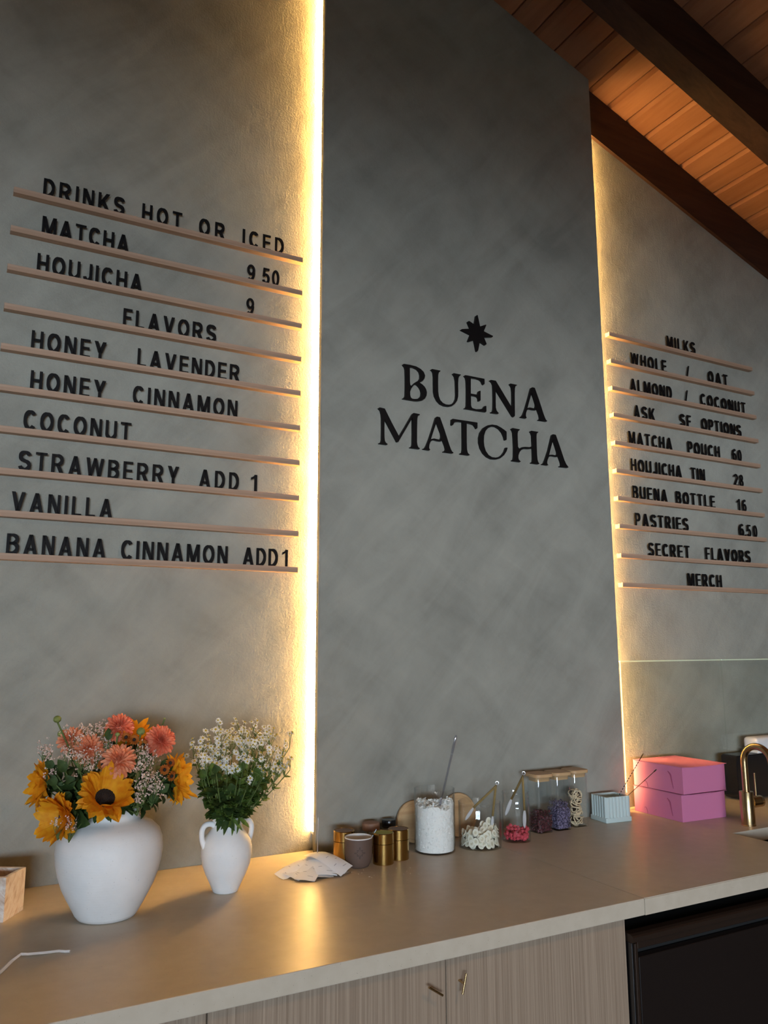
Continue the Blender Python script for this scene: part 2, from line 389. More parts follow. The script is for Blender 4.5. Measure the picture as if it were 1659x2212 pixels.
SIGN = {
 'B': [[(1.219,2.3853),(1.2231,2.388),(1.2467,2.3887),(1.2695,2.3872),(1.2866,2.3815),(1.298,2.3731),(1.3033,2.3619),(1.3006,2.3511),(1.2938,2.3423),(1.2812,2.3343),(1.2917,2.3299),(1.3012,2.3229),(1.3069,2.3144),(1.3092,2.3045),(1.3076,2.2939),(1.3017,2.2836),(1.291,2.2757),(1.2776,2.2712),(1.2643,2.2695),(1.2436,2.2693),(1.2203,2.2697),(1.2181,2.271),(1.225,2.2754),(1.2282,2.2826),(1.2293,2.3039),(1.2297,2.3429),(1.229,2.37),(1.2268,2.3781),(1.2221,2.3824)],[(1.2451,2.3812),(1.2599,2.3817),(1.2732,2.3783),(1.2817,2.3712),(1.285,2.3606),(1.2843,2.3502),(1.2794,2.3417),(1.2689,2.3348),(1.2622,2.3295),(1.2545,2.3214),(1.2494,2.3181),(1.2464,2.321),(1.2452,2.3318)],[(1.265,2.3265),(1.2726,2.3252),(1.2811,2.3188),(1.2867,2.3103),(1.2889,2.3013),(1.2874,2.2908),(1.2816,2.2832),(1.272,2.2775),(1.2625,2.2755),(1.254,2.2753),(1.2484,2.2781),(1.2457,2.2862),(1.2454,2.2979),(1.2497,2.3088),(1.2573,2.3193)]],
 'U': [[(1.3263,2.3857),(1.3303,2.3889),(1.364,2.3886),(1.3616,2.3855),(1.3566,2.3812),(1.3541,2.3721),(1.3531,2.3493),(1.3531,2.3147),(1.3552,2.2995),(1.3608,2.2866),(1.3705,2.2785),(1.3823,2.2751),(1.3942,2.2756),(1.4062,2.2795),(1.4163,2.2888),(1.4226,2.3011),(1.4243,2.3153),(1.4241,2.3433),(1.4236,2.3643),(1.4207,2.3779),(1.4163,2.3833),(1.4124,2.3853),(1.4155,2.3888),(1.4452,2.3887),(1.4427,2.3854),(1.4375,2.3815),(1.4343,2.3731),(1.4326,2.3534),(1.4328,2.3271),(1.4318,2.3094),(1.4275,2.2948),(1.4182,2.2821),(1.406,2.2734),(1.3921,2.2693),(1.3762,2.269),(1.3606,2.2736),(1.3491,2.2831),(1.3405,2.2973),(1.3371,2.3122),(1.3369,2.3381),(1.3371,2.364),(1.3356,2.3777),(1.3321,2.3832)]],
 'E': [[(1.4585,2.3862),(1.462,2.3895),(1.4723,2.3899),(1.5419,2.3896),(1.542,2.372),(1.537,2.368),(1.534,2.3707),(1.53,2.379),(1.5218,2.3831),(1.5093,2.3846),(1.4849,2.3833),(1.4835,2.328),(1.5119,2.328),(1.516,2.3411),(1.5224,2.3442),(1.5242,2.3432),(1.5233,2.3102),(1.5197,2.3075),(1.5155,2.3063),(1.5143,2.3159),(1.5107,2.3207),(1.5014,2.3219),(1.4837,2.3215),(1.4836,2.2866),(1.4859,2.2799),(1.491,2.2771),(1.5043,2.2759),(1.523,2.2791),(1.5335,2.2836),(1.539,2.2921),(1.5464,2.294),(1.5466,2.2745),(1.5426,2.2718),(1.5104,2.2711),(1.4693,2.2714),(1.4592,2.2713),(1.4556,2.2723),(1.4634,2.2766),(1.466,2.284),(1.4672,2.3088),(1.4681,2.3442),(1.4677,2.3707),(1.4659,2.3802),(1.4629,2.3841)]],
 'N': [[(1.564,2.3867),(1.5683,2.3901),(1.5896,2.3905),(1.6577,2.3012),(1.6594,2.3287),(1.66,2.3617),(1.6584,2.3779),(1.6543,2.3846),(1.6496,2.3875),(1.6523,2.3906),(1.6819,2.3904),(1.6796,2.3877),(1.674,2.3844),(1.6715,2.3763),(1.6698,2.3559),(1.6676,2.2755),(1.662,2.2711),(1.6577,2.2732),(1.5882,2.3613),(1.5868,2.3179),(1.5865,2.2945),(1.5893,2.2842),(1.5944,2.2786),(1.599,2.2757),(1.5953,2.2729),(1.5667,2.2724),(1.5657,2.2746),(1.5732,2.2783),(1.5767,2.2877),(1.5783,2.3166),(1.5789,2.3563),(1.578,2.3742),(1.5744,2.3817),(1.5692,2.3854)]],
 'A': [[(1.7436,2.3886),(1.7489,2.3922),(1.7603,2.3922),(1.7777,2.3501),(1.7959,2.3008),(1.8031,2.2851),(1.8074,2.2792),(1.8124,2.2771),(1.8083,2.2744),(1.7708,2.2742),(1.7732,2.2769),(1.7785,2.2799),(1.7792,2.2855),(1.7774,2.2945),(1.7692,2.3137),(1.76,2.3096),(1.7464,2.3089),(1.7341,2.3095),(1.7263,2.3084),(1.7216,2.3031),(1.7172,2.2934),(1.7159,2.284),(1.7172,2.2787),(1.72,2.2764),(1.7159,2.2734),(1.6916,2.2737),(1.6939,2.2764),(1.6996,2.2799),(1.7054,2.288),(1.7152,2.3096),(1.7277,2.3426)],[(1.7465,2.3733),(1.7552,2.3542),(1.7628,2.3331),(1.763,2.3257),(1.7592,2.3178),(1.7535,2.3151),(1.7434,2.3155),(1.7344,2.3156),(1.7242,2.3123),(1.7344,2.3418)]],
 'M': [[(1.1294,2.2257),(1.1338,2.2287),(1.1521,2.2275),(1.1778,2.1838),(1.2037,2.1429),(1.2284,2.1825),(1.2539,2.2248),(1.2585,2.2281),(1.2823,2.2271),(1.2792,2.2236),(1.2738,2.2204),(1.2717,2.2108),(1.2704,2.182),(1.2696,2.133),(1.2711,2.123),(1.2745,2.1163),(1.2809,2.113),(1.2767,2.1105),(1.2447,2.1107),(1.2431,2.1125),(1.2505,2.1164),(1.2528,2.1248),(1.2539,2.1594),(1.2542,2.2125),(1.2283,2.1703),(1.2009,2.1255),(1.1964,2.124),(1.1766,2.1555),(1.1513,2.1952),(1.1505,2.1661),(1.1506,2.1342),(1.1521,2.1225),(1.1554,2.1169),(1.1624,2.1128),(1.1587,2.1104),(1.1324,2.1106),(1.1309,2.1123),(1.1386,2.1165),(1.1412,2.1251),(1.1419,2.155),(1.1418,2.1949),(1.1403,2.2088),(1.1371,2.2193)]],
 'A2': [[(1.3425,2.2248),(1.3473,2.2284),(1.3587,2.2279),(1.3752,2.1875),(1.3934,2.1378),(1.3992,2.1239),(1.4038,2.1172),(1.4098,2.1138),(1.4054,2.1112),(1.3702,2.1116),(1.3695,2.1136),(1.3775,2.1172),(1.3793,2.1237),(1.3766,2.1337),(1.3686,2.1513),(1.359,2.1464),(1.3483,2.1464),(1.3365,2.1478),(1.3283,2.1468),(1.3212,2.1414),(1.3163,2.1305),(1.315,2.1211),(1.3161,2.1162),(1.3196,2.1135),(1.3149,2.1107),(1.2928,2.1118),(1.2929,2.1138),(1.2999,2.1173),(1.3058,2.1272),(1.3154,2.1489),(1.3276,2.1813)],[(1.3454,2.2106),(1.3538,2.191),(1.3618,2.1733),(1.3628,2.1631),(1.3598,2.1544),(1.3531,2.1515),(1.3437,2.152),(1.3343,2.1529),(1.3225,2.1493),(1.3335,2.18)]],
 'T': [[(1.4042,2.226),(1.4086,2.2293),(1.506,2.2299),(1.5082,2.2289),(1.5077,2.2111),(1.5034,2.2077),(1.5007,2.2125),(1.4934,2.2201),(1.4835,2.2219),(1.4644,2.223),(1.4635,2.197),(1.4627,2.1567),(1.4633,2.1315),(1.4656,2.1213),(1.4696,2.1165),(1.475,2.114),(1.4695,2.1117),(1.4364,2.1121),(1.436,2.1147),(1.4439,2.1188),(1.4461,2.1295),(1.4469,2.1632),(1.4476,2.2235),(1.4316,2.2228),(1.4193,2.2203),(1.4139,2.2168),(1.4106,2.21),(1.4064,2.2069),(1.4033,2.2084)]],
 'C': [[(1.6294,2.214),(1.6289,2.1856),(1.6236,2.1827),(1.6211,2.1846),(1.6188,2.1941),(1.6115,2.2084),(1.5988,2.2198),(1.5835,2.2254),(1.568,2.225),(1.5524,2.218),(1.5405,2.2046),(1.5342,2.1877),(1.5326,2.1682),(1.5339,2.1513),(1.5397,2.135),(1.5508,2.1224),(1.5646,2.1165),(1.5799,2.1165),(1.5955,2.1211),(1.6088,2.1312),(1.6183,2.1431),(1.624,2.1568),(1.6318,2.157),(1.6275,2.1453),(1.6165,2.13),(1.6005,2.1174),(1.5823,2.111),(1.5618,2.1098),(1.5442,2.1153),(1.5294,2.1263),(1.5185,2.1431),(1.5135,2.1616),(1.5138,2.1787),(1.5188,2.1964),(1.5319,2.2142),(1.5501,2.2259),(1.5695,2.2311),(1.5888,2.2311),(1.6068,2.2252),(1.6197,2.2192)]],
 'H': [[(1.6502,2.2265),(1.6556,2.2303),(1.6884,2.2298),(1.6847,2.2262),(1.6792,2.2215),(1.677,2.2124),(1.6766,2.1904),(1.677,2.1664),(1.6821,2.1593),(1.6944,2.1667),(1.7079,2.1694),(1.7268,2.1706),(1.7364,2.1735),(1.7421,2.1775),(1.7416,2.1985),(1.7417,2.2141),(1.7386,2.2226),(1.7334,2.2279),(1.7376,2.2313),(1.7699,2.2311),(1.767,2.228),(1.7619,2.2244),(1.7601,2.2142),(1.7596,2.1852),(1.7598,2.1475),(1.7609,2.1299),(1.7641,2.1204),(1.7694,2.1165),(1.7638,2.1137),(1.7325,2.114),(1.7321,2.1162),(1.7395,2.1199),(1.7413,2.1299),(1.7417,2.1498),(1.7417,2.1686),(1.7348,2.1667),(1.7184,2.1636),(1.7022,2.1624),(1.6913,2.1571),(1.6829,2.1474),(1.6777,2.1359),(1.6768,2.1271),(1.6792,2.1197),(1.687,2.1151),(1.6829,2.1125),(1.6499,2.1128),(1.6494,2.1153),(1.6559,2.1193),(1.6584,2.1293),(1.6602,2.1622),(1.6596,2.1949),(1.6584,2.2144),(1.6553,2.2224)]],
 'A3': [[(1.831,2.2277),(1.8359,2.2312),(1.8486,2.2306),(1.8687,2.1803),(1.8837,2.1414),(1.8915,2.1276),(1.9018,2.1174),(1.8965,2.1151),(1.8601,2.1146),(1.8597,2.1167),(1.8677,2.1194),(1.8687,2.1262),(1.8663,2.135),(1.8582,2.1532),(1.8473,2.1497),(1.8333,2.1503),(1.8193,2.1499),(1.8121,2.1446),(1.8059,2.1327),(1.8036,2.1236),(1.8052,2.1182),(1.8093,2.1158),(1.805,2.1138),(1.7811,2.1145),(1.7812,2.1167),(1.7887,2.1202),(1.7963,2.1339),(1.8119,2.1691),(1.8234,2.2041)],[(1.8358,2.2125),(1.8439,2.1931),(1.8525,2.1694),(1.853,2.1627),(1.8499,2.1567),(1.8419,2.1547),(1.8279,2.1553),(1.8138,2.1526),(1.8252,2.1841)]],
 'star': [[(1.5125,2.6124),(1.5185,2.6172),(1.5199,2.6155),(1.5283,2.5788),(1.5291,2.577),(1.5536,2.5885),(1.5554,2.5868),(1.5446,2.5637),(1.5457,2.5618),(1.5835,2.5523),(1.5803,2.5481),(1.5439,2.5401),(1.5548,2.5177),(1.5496,2.5132),(1.5478,2.513),(1.5263,2.5215),(1.5178,2.487),(1.5136,2.4835),(1.511,2.4853),(1.503,2.5226),(1.4802,2.5128),(1.4768,2.5141),(1.4878,2.5389),(1.4479,2.5487),(1.4525,2.5522),(1.4884,2.5608),(1.4771,2.5838),(1.4827,2.588),(1.5057,2.5789)]],
}

# ------------------------------------------------------------------ room shell
XL, XR, YF = -2.6, 5.0, -4.8
RIDGE = -1.0
def ceil_z(x): return 4.491 - .35*x if x >= RIDGE else 4.841 - .35*(RIDGE - x)
CH0, CH1, CHD = .936, 2.107, .05            # chimney breast
ZC = .92                                   # worktop height
bm = NEW(); box(bm, (XL, YF, -.1), (XR, .15, 0)); struct('floor', bm, MAT['floor_concrete'])
gable = [(XL, 0), (XR, 0), (XR, ceil_z(XR)), (RIDGE, ceil_z(RIDGE)), (XL, ceil_z(XL))]
bm = NEW(); prism(bm, gable, 0, .15); struct('wall_back', bm, MAT['limewash_plaster'])
LIP, REC = .027, .009                      # the front skin overhangs a recess on both sides for the light strips
bm = NEW(); prism(bm, [(CH0, ZC), (CH1, ZC), (CH1, ceil_z(CH1)), (CH0, ceil_z(CH0))], -CHD, -LIP)
bmesh.ops.bevel(bm, geom=[e for e in bm.edges if abs(e.verts[0].co.x - e.verts[1].co.x) < 1e-5 and abs(e.verts[0].co.y - e.verts[1].co.y) < 1e-5], offset=.003, segments=3, affect='EDGES')
prism(bm, [(CH0+REC, ZC), (CH1-REC, ZC), (CH1-REC, ceil_z(CH1)), (CH0+REC, ceil_z(CH0))], -LIP, 0)
struct('wall_chimney', bm, MAT['smooth_plaster'], True)
bm = NEW(); box(bm, (XL-.15, YF, 0), (XL, .15, ceil_z(XL))); struct('wall_left', bm, MAT['room_wall'])
bm = NEW(); box(bm, (XR, YF, 0), (XR+.15, .15, ceil_z(XR))); struct('wall_right', bm, MAT['room_wall'])
# the street side: a wide glazed opening behind the viewer
OX0, OX1, OZ1 = -2.3, 1.5, 2.27
bm = NEW()
box(bm, (XL, YF-.2, 0), (OX0, YF, ceil_z(XL))); box(bm, (OX1, YF-.2, 0), (XR, YF, ceil_z(XR)))
prism(bm, [(OX0, OZ1), (OX1, OZ1), (OX1, ceil_z(XR)), (XR, ceil_z(XR)), (RIDGE, ceil_z(RIDGE)), (OX0, ceil_z(OX0))], YF-.2, YF)
struct('wall_front', bm, MAT['room_wall'])
bm = NEW()
for x in (OX0, OX0+.95, OX0+1.9, OX0+2.85, OX1):
    box(bm, (x-.03, YF-.12, 0), (x+.03, YF-.06, OZ1))
box(bm, (OX0, YF-.12, OZ1-.06), (OX1, YF-.06, OZ1)); box(bm, (OX0, YF-.12, 0), (OX1, YF-.06, .08))
wf = struct('window_1', bm, MAT['frame_black'])
bm = NEW(); box(bm, (OX0, YF-.095, .08), (OX1, YF-.087, OZ1-.06))
obj('pane', bm, MAT['window_glass'], wf)
bm = NEW(); box(bm, (-14, -18, -.14), (14, YF-.2, -.03)); struct('ground', bm, MAT['asphalt'])
bm = NEW(); box(bm, (-1.75, YF-1.5, -.03), (-1.3, YF-.25, -.015)); box(bm, (-.72, YF-1.5, -.03), (-.56, YF-.25, -.015)); struct('reflector_strips', bm, MAT['reflector_pale'])  # pale strips added outside to give the glass jars narrow bright reflections
# ceiling of grooved planks running out from the wall
bm = NEW()
PITCH = .1035; x = 2.247 - 38*PITCH
def plank(bm, xa, xb):
    g = .006
    pts = []
    for (px, dz) in ((xa+g*.3, .03), (xa+g*.3, g*2), (xa+g*2, 0), (xb-g*2, 0), (xb-g*.3, g*2), (xb-g*.3, .03)):
        pts.append((px, ceil_z(px)+dz))
    prism(bm, pts, YF, .0)
while x < XR:
    xa, xb = max(x, RIDGE), min(x+PITCH, XR)
    if xb > RIDGE + .01: plank(bm, xa, xb)
    x += PITCH
x = RIDGE
while x > XL:
    plank(bm, max(x-PITCH, XL), x); x -= PITCH
prism(bm, [(XL-.15, ceil_z(XL)+.03-.05), (RIDGE, ceil_z(RIDGE)+.03), (XR+.15, ceil_z(XR)+.03-.05), (XR+.15, ceil_z(XR)+.15), (RIDGE, ceil_z(RIDGE)+.15), (XL-.15, ceil_z(XL)+.15)], YF-.2, .15)
struct('ceiling', bm, MAT['cedar_plank'])
def beam(n, y0, y1, h=.2):
    bm = NEW()
    prism(bm, [(RIDGE, ceil_z(RIDGE)), (XR, ceil_z(XR)), (XR, ceil_z(XR)-h), (RIDGE, ceil_z(RIDGE)-h)], y0, y1)
    prism(bm, [(XL, ceil_z(XL)), (RIDGE, ceil_z(RIDGE)), (RIDGE, ceil_z(RIDGE)-h), (XL, ceil_z(XL)-h)], y0, y1)
    struct('trim_%d' % n, bm, MAT['dark_beam'])
beam(1, -.014, .0); beam(2, -.495, -.40); beam(3, -1.75, -1.65); beam(4, -3.0, -2.9); beam(5, -4.25, -4.15)

# added warm fill light for the worktop, in a shade unseen behind the viewer
root = thing('added_fill_lamp', 'added warm fill lamp in a drum shade, unseen behind the viewer', 'lamp', (1.3, -2.75, 3.05))
bm = NEW(); lathe(bm, [(.26, 0), (.262, 0), (.262, .16), (.02, .17), (0, .17), (0, .166), (.02, .166), (.258, .156), (.258, 0)], n=48); obj('fill_lamp_shade', bm, MAT['room_wall'], root, True)
bm = NEW(); tube(bm, [(0, 0, .17), (0, 0, ceil_z(1.3)-3.05)], .004, 8); obj('cord', bm, MAT['black_plastic'], root)
pl = area('fill_light', (1.3, -2.75, 3.12), (1.3, -2.2, 0), .42, .42, 20, (1.0, .62, .32))

# warm light strips in the corners beside the chimney breast
def strip(x, sgn, label):
    zt = ceil_z(x) - .22
    q0, q1 = (.003, .021)
    poly = [(x, -q0), (x + sgn*.004, -q0), (x + sgn*.0048, -(q0+q1)/2), (x + sgn*.004, -q1), (x, -q1)]
    bm = NEW(); prism(bm, poly, .972, zt, 'z')
    root = thing('light_strip', label, 'light strip', (x, 0, .965))
    o = obj('diffuser', bm, MAT['led_glow'], root); o.location = (-x, 0, -.965)
    for z0, z1 in ((.965, .972), (zt, zt+.007)):
        bm = NEW(); prism(bm, poly, z0, z1, 'z')
        e = obj('end_cap', bm, MAT['led_housing'], root); e.location = (-x, 0, -.965)
strip(CH0+REC, -1, 'warm glowing light strip in the corner left of the chimney breast')
strip(CH1-REC, 1, 'warm light strip tucked behind the right edge of the chimney breast')

# ------------------------------------------------------------------ glass backsplash
def splash(x0, x1, label):
    root = thing('backsplash_panel', label, 'backsplash', (x0, -.03, ZC), group=None)
    w = x1-x0
    bm = NEW(); box(bm, (0, -.004, .001), (w, .004, .508)); obj('glass_sheet', bm, MAT['sheet_glass'], root)
    bm = NEW(); box(bm, (0, -.004, .508), (w, .004, .5130), .0008, 1); obj('polished_edge', bm, MAT['green_glow_edge'], root)['label'] = 'pale green polished top edge with the strip glow in its colour'
splash(2.128, 2.664, 'clear glass backsplash panel behind the pink boxes')
splash(2.6665, 3.9, 'clear glass backsplash panel behind the black appliance at the right edge')

# ------------------------------------------------------------------ worktop and cabinets
YE = -.77; T = .036
def slab(x0, x1, label, hole=None):
    bm = NEW()
    if hole is None:
        box(bm, (x0, YE, ZC-T), (x1, 0, ZC), .0018, 2)
    else:
        hx0, hx1, hy0, hy1 = hole
        V = {}
        for k, z in (('b', ZC-T), ('t', ZC)):
            V[k] = [bm.verts.new(p) for p in ((x0, YE, z), (x1, YE, z), (x1, 0, z), (x0, 0, z), (hx0, hy0, z), (hx1, hy0, z), (hx1, hy1, z), (hx0, hy1, z))]
            for i in range(4):
                j = (i+1) % 4; bm.faces.new((V[k][i], V[k][j], V[k][4+j], V[k][4+i]))
        for a in (0, 4):
            for i in range(4):
                j = (i+1) % 4; bm.faces.new((V['b'][a+i], V['b'][a+j], V['t'][a+j], V['t'][a+i]))
        bmesh.ops.bevel(bm, geom=[e for e in bm.edges if all(abs(v.co.y-YE) < 1e-5 and abs(v.co.z-ZC) < 1e-5 for v in e.verts)], offset=.0018, segments=2, affect='EDGES')
    tag(obj('worktop', bm, MAT['quartz_top']), label, 'countertop')
SEAM = 1.432
slab(-1.6, SEAM-.0004, 'beige quartz worktop slab under the vases and brass canisters')
SK = (2.147, 2.78, -.70, -.4425)
slab(SEAM+.0004, 3.9, 'beige quartz worktop slab with the sink cutout', SK)
# sink
root = thing('sink', 'dark undermount sink basin set below the worktop', 'sink', (2.46, -.57, ZC-T-.2))
bm = NEW()
a, b, c, d, h = SK[0]-.004-2.46, SK[1]+.004-2.46, SK[2]-.004+.57, SK[3]+.004+.57, .2
t = .003
box(bm, (a, c, 0), (b, d, t)); box(bm, (a, c, t), (a+t, d, h)); box(bm, (b-t, c, t), (b, d, h)); box(bm, (a+t, c, t), (b-t, c+t, h)); box(bm, (a+t, d-t, t), (b-t, d, h))
obj('basin', bm, MAT['dark_steel'], root)
bm = NEW(); lathe(bm, [(0, t), (.04, t), (.04, t+.004), (.03, t+.006), (0, t+.004)], n=24); obj('drain', bm, MAT['steel'], root, True)

DOORF = -.752
def knob(door, x, z, a):
    bm = NEW(); tube(bm, [(x, DOORF, z), (x, DOORF-.019, z)], .0022, 12); L = .0185
    tube(bm, [(x-L*math.cos(a), DOORF-.019, z-L*math.sin(a)), (x+L*math.cos(a), DOORF-.019, z+L*math.sin(a))], .0023, 12)
    k = obj('knob', bm, MAT['brushed_brass'], door, True); k['label'] = 'brass T-shaped pull'
def cabinet(x0, x1, doors, label, top=ZC-T-.002):
    root = thing('base_cabinet', label, 'cabinet', (0, 0, 0))
    bm = NEW(); box(bm, (x0+.001, -.73, .10), (x1-.001, -.02, top)); box(bm, (x0+.002, -.67, 0), (x1-.002, -.04, .10))
    obj('carcass', bm, MAT['recess_black'], root)
    for (a, b, k) in doors:
        bm = NEW(); box(bm, (a+.0012, DOORF, .105), (b-.0012, -.732, ZC-T-.0045), .0008, 1)
        d = obj('door', bm, MAT['ash_laminate'], root)
        if k: knob(d, *k)
cabinet(.430, 1.387, [(.430, .907, (.8715, .833, -.58)), (.907, 1.387, (.9375, .834, 1.31))], 'light wood base cabinet with two brass T pulls')
cabinet(-.52, .430, [(-.52, -.045, None), (-.045, .430, None)], 'light wood base cabinet below the white vases')
# undercounter fridge
root = thing('undercounter_fridge', 'black undercounter fridge with a bronze top rail below the sink', 'fridge', (1.389, -.75, 0))
FX0, FX1 = 1.3895, 2.05
def fr(name, mat, lo, hi, bev=.001, lab=None):
    bm = NEW(); box(bm, (lo[0]-1.389, lo[1]+.75, lo[2]), (hi[0]-1.389, hi[1]+.75, hi[2]), bev, 1)
    o = obj(name, bm, MAT[mat], root)
    if lab: o['label'] = lab
fr('body', 'recess_black', (FX0+.002, -.745, .02), (FX1-.002, -.10, .845))
bm = NEW()
prism(bm, [(y+.75, z) for y, z in ((-.742, .8315), (-.742, .8488), (-.762, .8488), (-.769, .8462), (-.7728, .8435), (-.7728, .8335), (-.768, .8315))], 0, FX1-FX0, 'x')
obj('top_rail', bm, MAT['bronze_black'], root)['label'] = 'bronze coloured rail along the top'
fr('side_frame', 'dark_steel', (FX0, -.766, .03), (FX0+.0035, -.746, .831), .0006, 'grey metal side strip')
fr('stile', 'bronze_black', (FX0+.004, -.772, .03), (FX0+.0125, -.746, .831))
fr('upper_panel', 'bronze_black', (FX0+.018, -.766, .816), (FX1-.02, -.746, .8312))
fr('door', 'fridge_black', (FX0+.0165, -.770, .06), (FX1-.02, -.747, .8005), .0012)
cabinet(2.06, 3.2, [(2.06, 2.62, None), (2.62, 3.2, None)], 'light wood base cabinet right of the fridge', .66)

# ------------------------------------------------------------------ menu rails and letters
LH = .051                                   # cap height
SV, SH = .142, .12
def arc(cx, cy, rx, ry, a0, a1, n=9):
    return [(cx + rx*math.cos(math.radians(a0+(a1-a0)*i/n)), cy + ry*math.sin(math.radians(a0+(a1-a0)*i/n))) for i in range(n+1)]
def st(pts, closed=False, w=None):          # a thick stroke as left and right outlines
    n = len(pts); Ls = []; Rs = []
    for i, (px, py) in enumerate(pts):
        a = pts[(i-1) % n] if (closed or i > 0) else None
        b = pts[(i+1) % n] if (closed or i < n-1) else None
        d = Vector(((b or (px, py))[0]-(a or (px, py))[0], (b or (px, py))[1]-(a or (px, py))[1])).normalized()
        nr = Vector((-d.y, d.x)); hw = (w or (SV*abs(nr.x) + SH*abs(nr.y)))/2
        Ls.append((px+nr.x*hw, py+nr.y*hw)); Rs.append((px-nr.x*hw, py-nr.y*hw))
    return ('s', Ls, Rs, closed)
def rc(x0, y0, x1, y1): return ('p', [(x0, y0), (x1, y0), (x1, y1), (x0, y1)])
def dg(xa, ya, xb, yb, w): return ('p', [(xa-w/2, ya), (xa+w/2, ya), (xb+w/2, yb), (xb-w/2, yb)])
h2 = SH/2; v2 = SV/2
GL = {}
def g(ch, w, *pieces): GL[ch] = (w, pieces)
g('A', .64, dg(.09, 0, .32, 1, .17), dg(.55, 0, .32, 1, .17), rc(.17, .22, .47, .34))
g('B', .56, rc(0, 0, SV, 1), st([(.1, 1-h2), (.26, 1-h2)] + arc(.26, .735, .20, .2, 90, -90) + [(.1, .535)]), st([(.1, .535), (.28, .535)] + arc(.28, .3, .205, .235, 90, -90) + [(.1, h2)]))
g('C', .585, st(arc(.3, .5, .3-v2, .5-h2, 42, 318, 22)))
g('D', .56, rc(0, 0, SV, 1), st([(.1, 1-h2), (.22, 1-h2)] + arc(.22, .5, .34-v2, .5-h2, 90, -90, 14) + [(.1, h2)]))
g('E', .50, rc(0, 0, SV, 1), rc(.1, 1-SH, .49, 1), rc(.1, .455, .46, .575), rc(.1, 0, .50, SH))
g('F', .47, rc(0, 0, SV, 1), rc(.1, 1-SH, .47, 1), rc(.1, .44, .42, .565))
g('H', .56, rc(0, 0, SV, 1), rc(.56-SV, 0, .56, 1), rc(.1, .44, .46, .57))
g('I', SV, rc(0, 0, SV, 1))
g('J', .44, rc(.44-SV, .28, .44, 1), st(arc(.22, .28, .22-v2, .28-h2, 0, -170, 12)))
g('K', .60, rc(0, 0, SV, 1), dg(.10, .30, .50, 1, .19), dg(.50, 0, .24, .58, .19))
g('L', .46, rc(0, 0, SV, 1), rc(.1, 0, .46, SH))
g('M', .70, rc(0, 0, .132, 1), rc(.568, 0, .70, 1), dg(.35, 0, .10, 1, .17), dg(.35, 0, .60, 1, .17))
g('N', .57, rc(0, 0, .132, 1), rc(.438, 0, .57, 1), dg(.475, 0, .095, 1, .18))
g('O', .63, st(arc(.315, .5, .315-v2, .5-h2, 0, 345, 23), True))
g('P', .54, rc(0, 0, SV, 1), st([(.1, 1-h2), (.27, 1-h2)] + arc(.27, .69, .27-v2, .31-h2, 90, -90) + [(.1, .445)]))
g('R', .60, rc(0, 0, SV, 1), st([(.1, 1-h2), (.28, 1-h2)] + arc(.28, .705, .275-v2, .295-h2, 90, -90) + [(.1, .475)]), dg(.505, 0, .30, .48, .19))
g('S', .56, st(arc(.28, .725, .28-v2, .275-h2, 18, 262, 16) + arc(.28, .275, .28-v2, .275-h2-.0, 82, -165, 18)))
g('T', .54, rc(.27-v2, 0, .27+v2, 1), rc(0, 1-SH, .54, 1))
g('U', .57, rc(0, .32, SV, 1), rc(.57-SV, .32, .57, 1), st(arc(.285, .32, .285-v2, .32-h2, 180, 360, 14)))
g('V', .62, dg(.31, 0, .085, 1, .17), dg(.31, 0, .535, 1, .17))
g('W', .88, dg(.23, 0, .08, 1, .155), dg(.23, 0, .44, 1, .14), dg(.65, 0, .44, 1, .14), dg(.65, 0, .80, 1, .155))
g('Y', .60, rc(.30-v2, 0, .30+v2, .46), dg(.30, .38, .09, 1, .185), dg(.30, .38, .51, 1, .185))
g('/', .30, dg(.05, 0, .25, 1, .09))
g('.', .15, rc(0, 0, .15, .15))
g('0', .46, st(arc(.23, .5, .23-v2+.005, .5-h2, 0, 345, 23), True, .14))
g('1', .32, rc(.32-SV, 0, .32, 1), ('p', [(0, .70), (.17, .80), (.20, 1), (.12, .90), (0, .83)]))
g('2', .47, st(arc(.235, .72, .235-v2, .28-h2, 165, -25, 14) + [(.09, .12)], False, .145), rc(.0, 0, .47, SH))
g('5', .47, rc(.08, 1-SH, .44, 1), dg(.085, .46, .135, 1, .14), st(arc(.225, .325, .24-v2, .325-h2, 135, -160, 18), False, .145))
g('6', .47, st(arc(.235, .32, .235-v2, .32-h2, 0, 345, 20), True, .14), st(arc(.27, .5, .27-v2, .5-h2, 55, 185, 12), False, .145))
g('9', .47, st(arc(.235, .68, .235-v2, .32-h2, 0, 345, 20), True, .14), st(arc(.20, .5, .27-v2, .5-h2, 235, 365, 12), False, .145))
g('8', .47, st(arc(.235, .745, .205-v2, .255-h2, 0, 345, 18), True, .14), st(arc(.235, .275, .235-v2, .275-h2, 0, 345, 20), True, .14))
GM = {}
